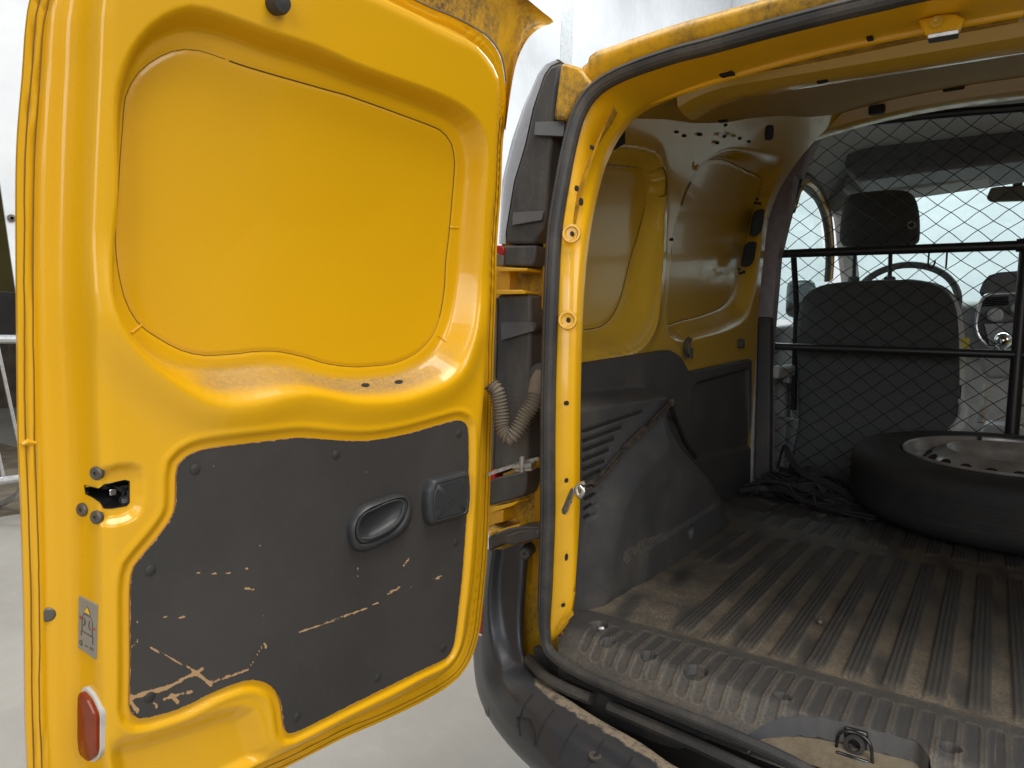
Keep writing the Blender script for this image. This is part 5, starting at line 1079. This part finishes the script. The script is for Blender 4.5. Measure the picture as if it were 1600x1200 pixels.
mb = MB(); mb.tube([(-.075, .240, .150), (-.077, .233, .182), (-.078, .231, .196)], .0055, 8); wl(mb, 'valve', 'plug')
# pile of black straps between arch and wheel
pile = empty('strap_pile', (-.52, 2.50, FLOOR)); tag(pile, 'heap of black straps lying on the floor between the wheel arch and the spare wheel', 'straps')
PO_ = np.array([-.52, 2.50, FLOOR])
rnd = random.Random(3)
for k in range(34):
    px0, px1 = rnd.uniform(1120, 1160), rnd.uniform(1310, 1352); yb = rnd.uniform(700, 752); q = []
    for t in np.linspace(0, 1, 7):
        zz = FLOOR + .012 + .055 * rnd.random() * math.sin(math.pi * min(t + .25, 1)); yy = 2.30 + .40 * (k / 34.) + .04 * rnd.uniform(-1, 1); xx = lerp(-.66 + .08 * rnd.random(), -.30 + .05 * rnd.random(), t); q.append((xx, yy + .05 * math.sin(3 * t + k), zz + .0035 * (k % 6)))
    q = spline(np.array(q), 40) - PO_; mb = MB(); ang = rnd.uniform(-1.5, 1.5); mb.ribbon(q, (0, math.cos(ang), math.sin(ang)), .013 + .008 * rnd.random(), .004); mb.build('strap', M['rope'], pile)
q = spline(np.array([(-.60, 2.56, .66), (-.58, 2.55, .74), (-.55, 2.53, .70), (-.50, 2.50, .665), (-.42, 2.47, .65), (-.33, 2.42, .62)]), 30) - PO_; mb = MB(); mb.ribbon(q, (0, .3, 1), .02, .003); mb.build('strap', M['rope'], pile)
# lashing strap hooked to the pillar
hk0 = PO(905, 768, -.012)
ls = empty('lashing_strap', tuple(hk0)); tag(ls, 'dirty lashing strap with a silver hook stretched over the black wheel arch', 'strap')
def lsp(mb, name, mat, **k):
    mb.V = [tuple(np.array(p) - hk0) for p in mb.V]; return mb.build(name, M[mat], ls, **k)
def onT(px, py, lift): return surf(trim, px, py)[0] + np.array([lift, 0, 0])
pth = [PO(912, 763, -.004), onT(924, 747, .016), onT(942, 728, .014), onT(960, 708, .012), onT(980, 687, .012), onT(1005, 664, .012), onT(1025, 645, .012), onT(1038, 630, .012)]
pp = spline(np.array(pth), 60); tw_ = np.stack([np.full(60, .25), np.sin(np.linspace(0, 14, 60)) * .8, np.cos(np.linspace(0, 14, 60)) * .8 + .3], 1)
mb = MB(); mb.ribbon(pp, tw_, .013, .004); mb.tube(pp + np.array([.002, 0, -.004]), .0032, 6); lsp(mb, 'webbing', 'strap')
pth = [onT(1038, 630, .012), onT(1052, 655, .008), onT(1068, 690, .006), onT(1085, 715, .006)]
mb = MB(); mb.ribbon(spline(np.array(pth), 24), (0, 1, .3), .012, .003); lsp(mb, 'webbing', 'rope')
mb = MB(); mb.box(onT(1040, 628, .016), (.014, .018, .020)); lsp(mb, 'knot', 'strap', bevel=.004)
hk = [PO(x, y, d) for x, y, d in [(914, 754, -.012), (905, 757, -.016), (901, 765, -.02), (904, 775, -.022), (909, 772, -.02), (912, 762, -.016)]]
mb = MB(); mb.tube(spline(np.array(hk), 30), .0032, 8); lsp(mb, 'hook', 'zinc')
mb = MB(); hk = [PO(x, y, d) for x, y, d in [(906, 760, -.02), (912, 768, -.02), (906, 778, -.022), (902, 770, -.018)]]; mb.tube(spline(np.array(hk), 24), .0028, 8); lsp(mb, 'hook', 'zinc')
mb = MB(); P = [PO(x, y, .004) for x, y in [(880, 802), (879, 796), (893, 763), (898, 761), (899, 768), (887, 800), (884, 804)]]; mb.prism(P, (.0, -.004, 0)); pl = vpart(mb, 'hook_plate', M['zinc'], reveal, bevel=.0008)
for p in [(891, 784), (885.5, 796)]:
    mb = MB(); mb.lathe(PO(*p, -.001), (.35, -.93, 0), [(.0032, -.001), (.0032, .0012), (.0012, .0014), (0, 0)], 12); vpart(mb, 'plate_rivet', M['bolt'], reveal)
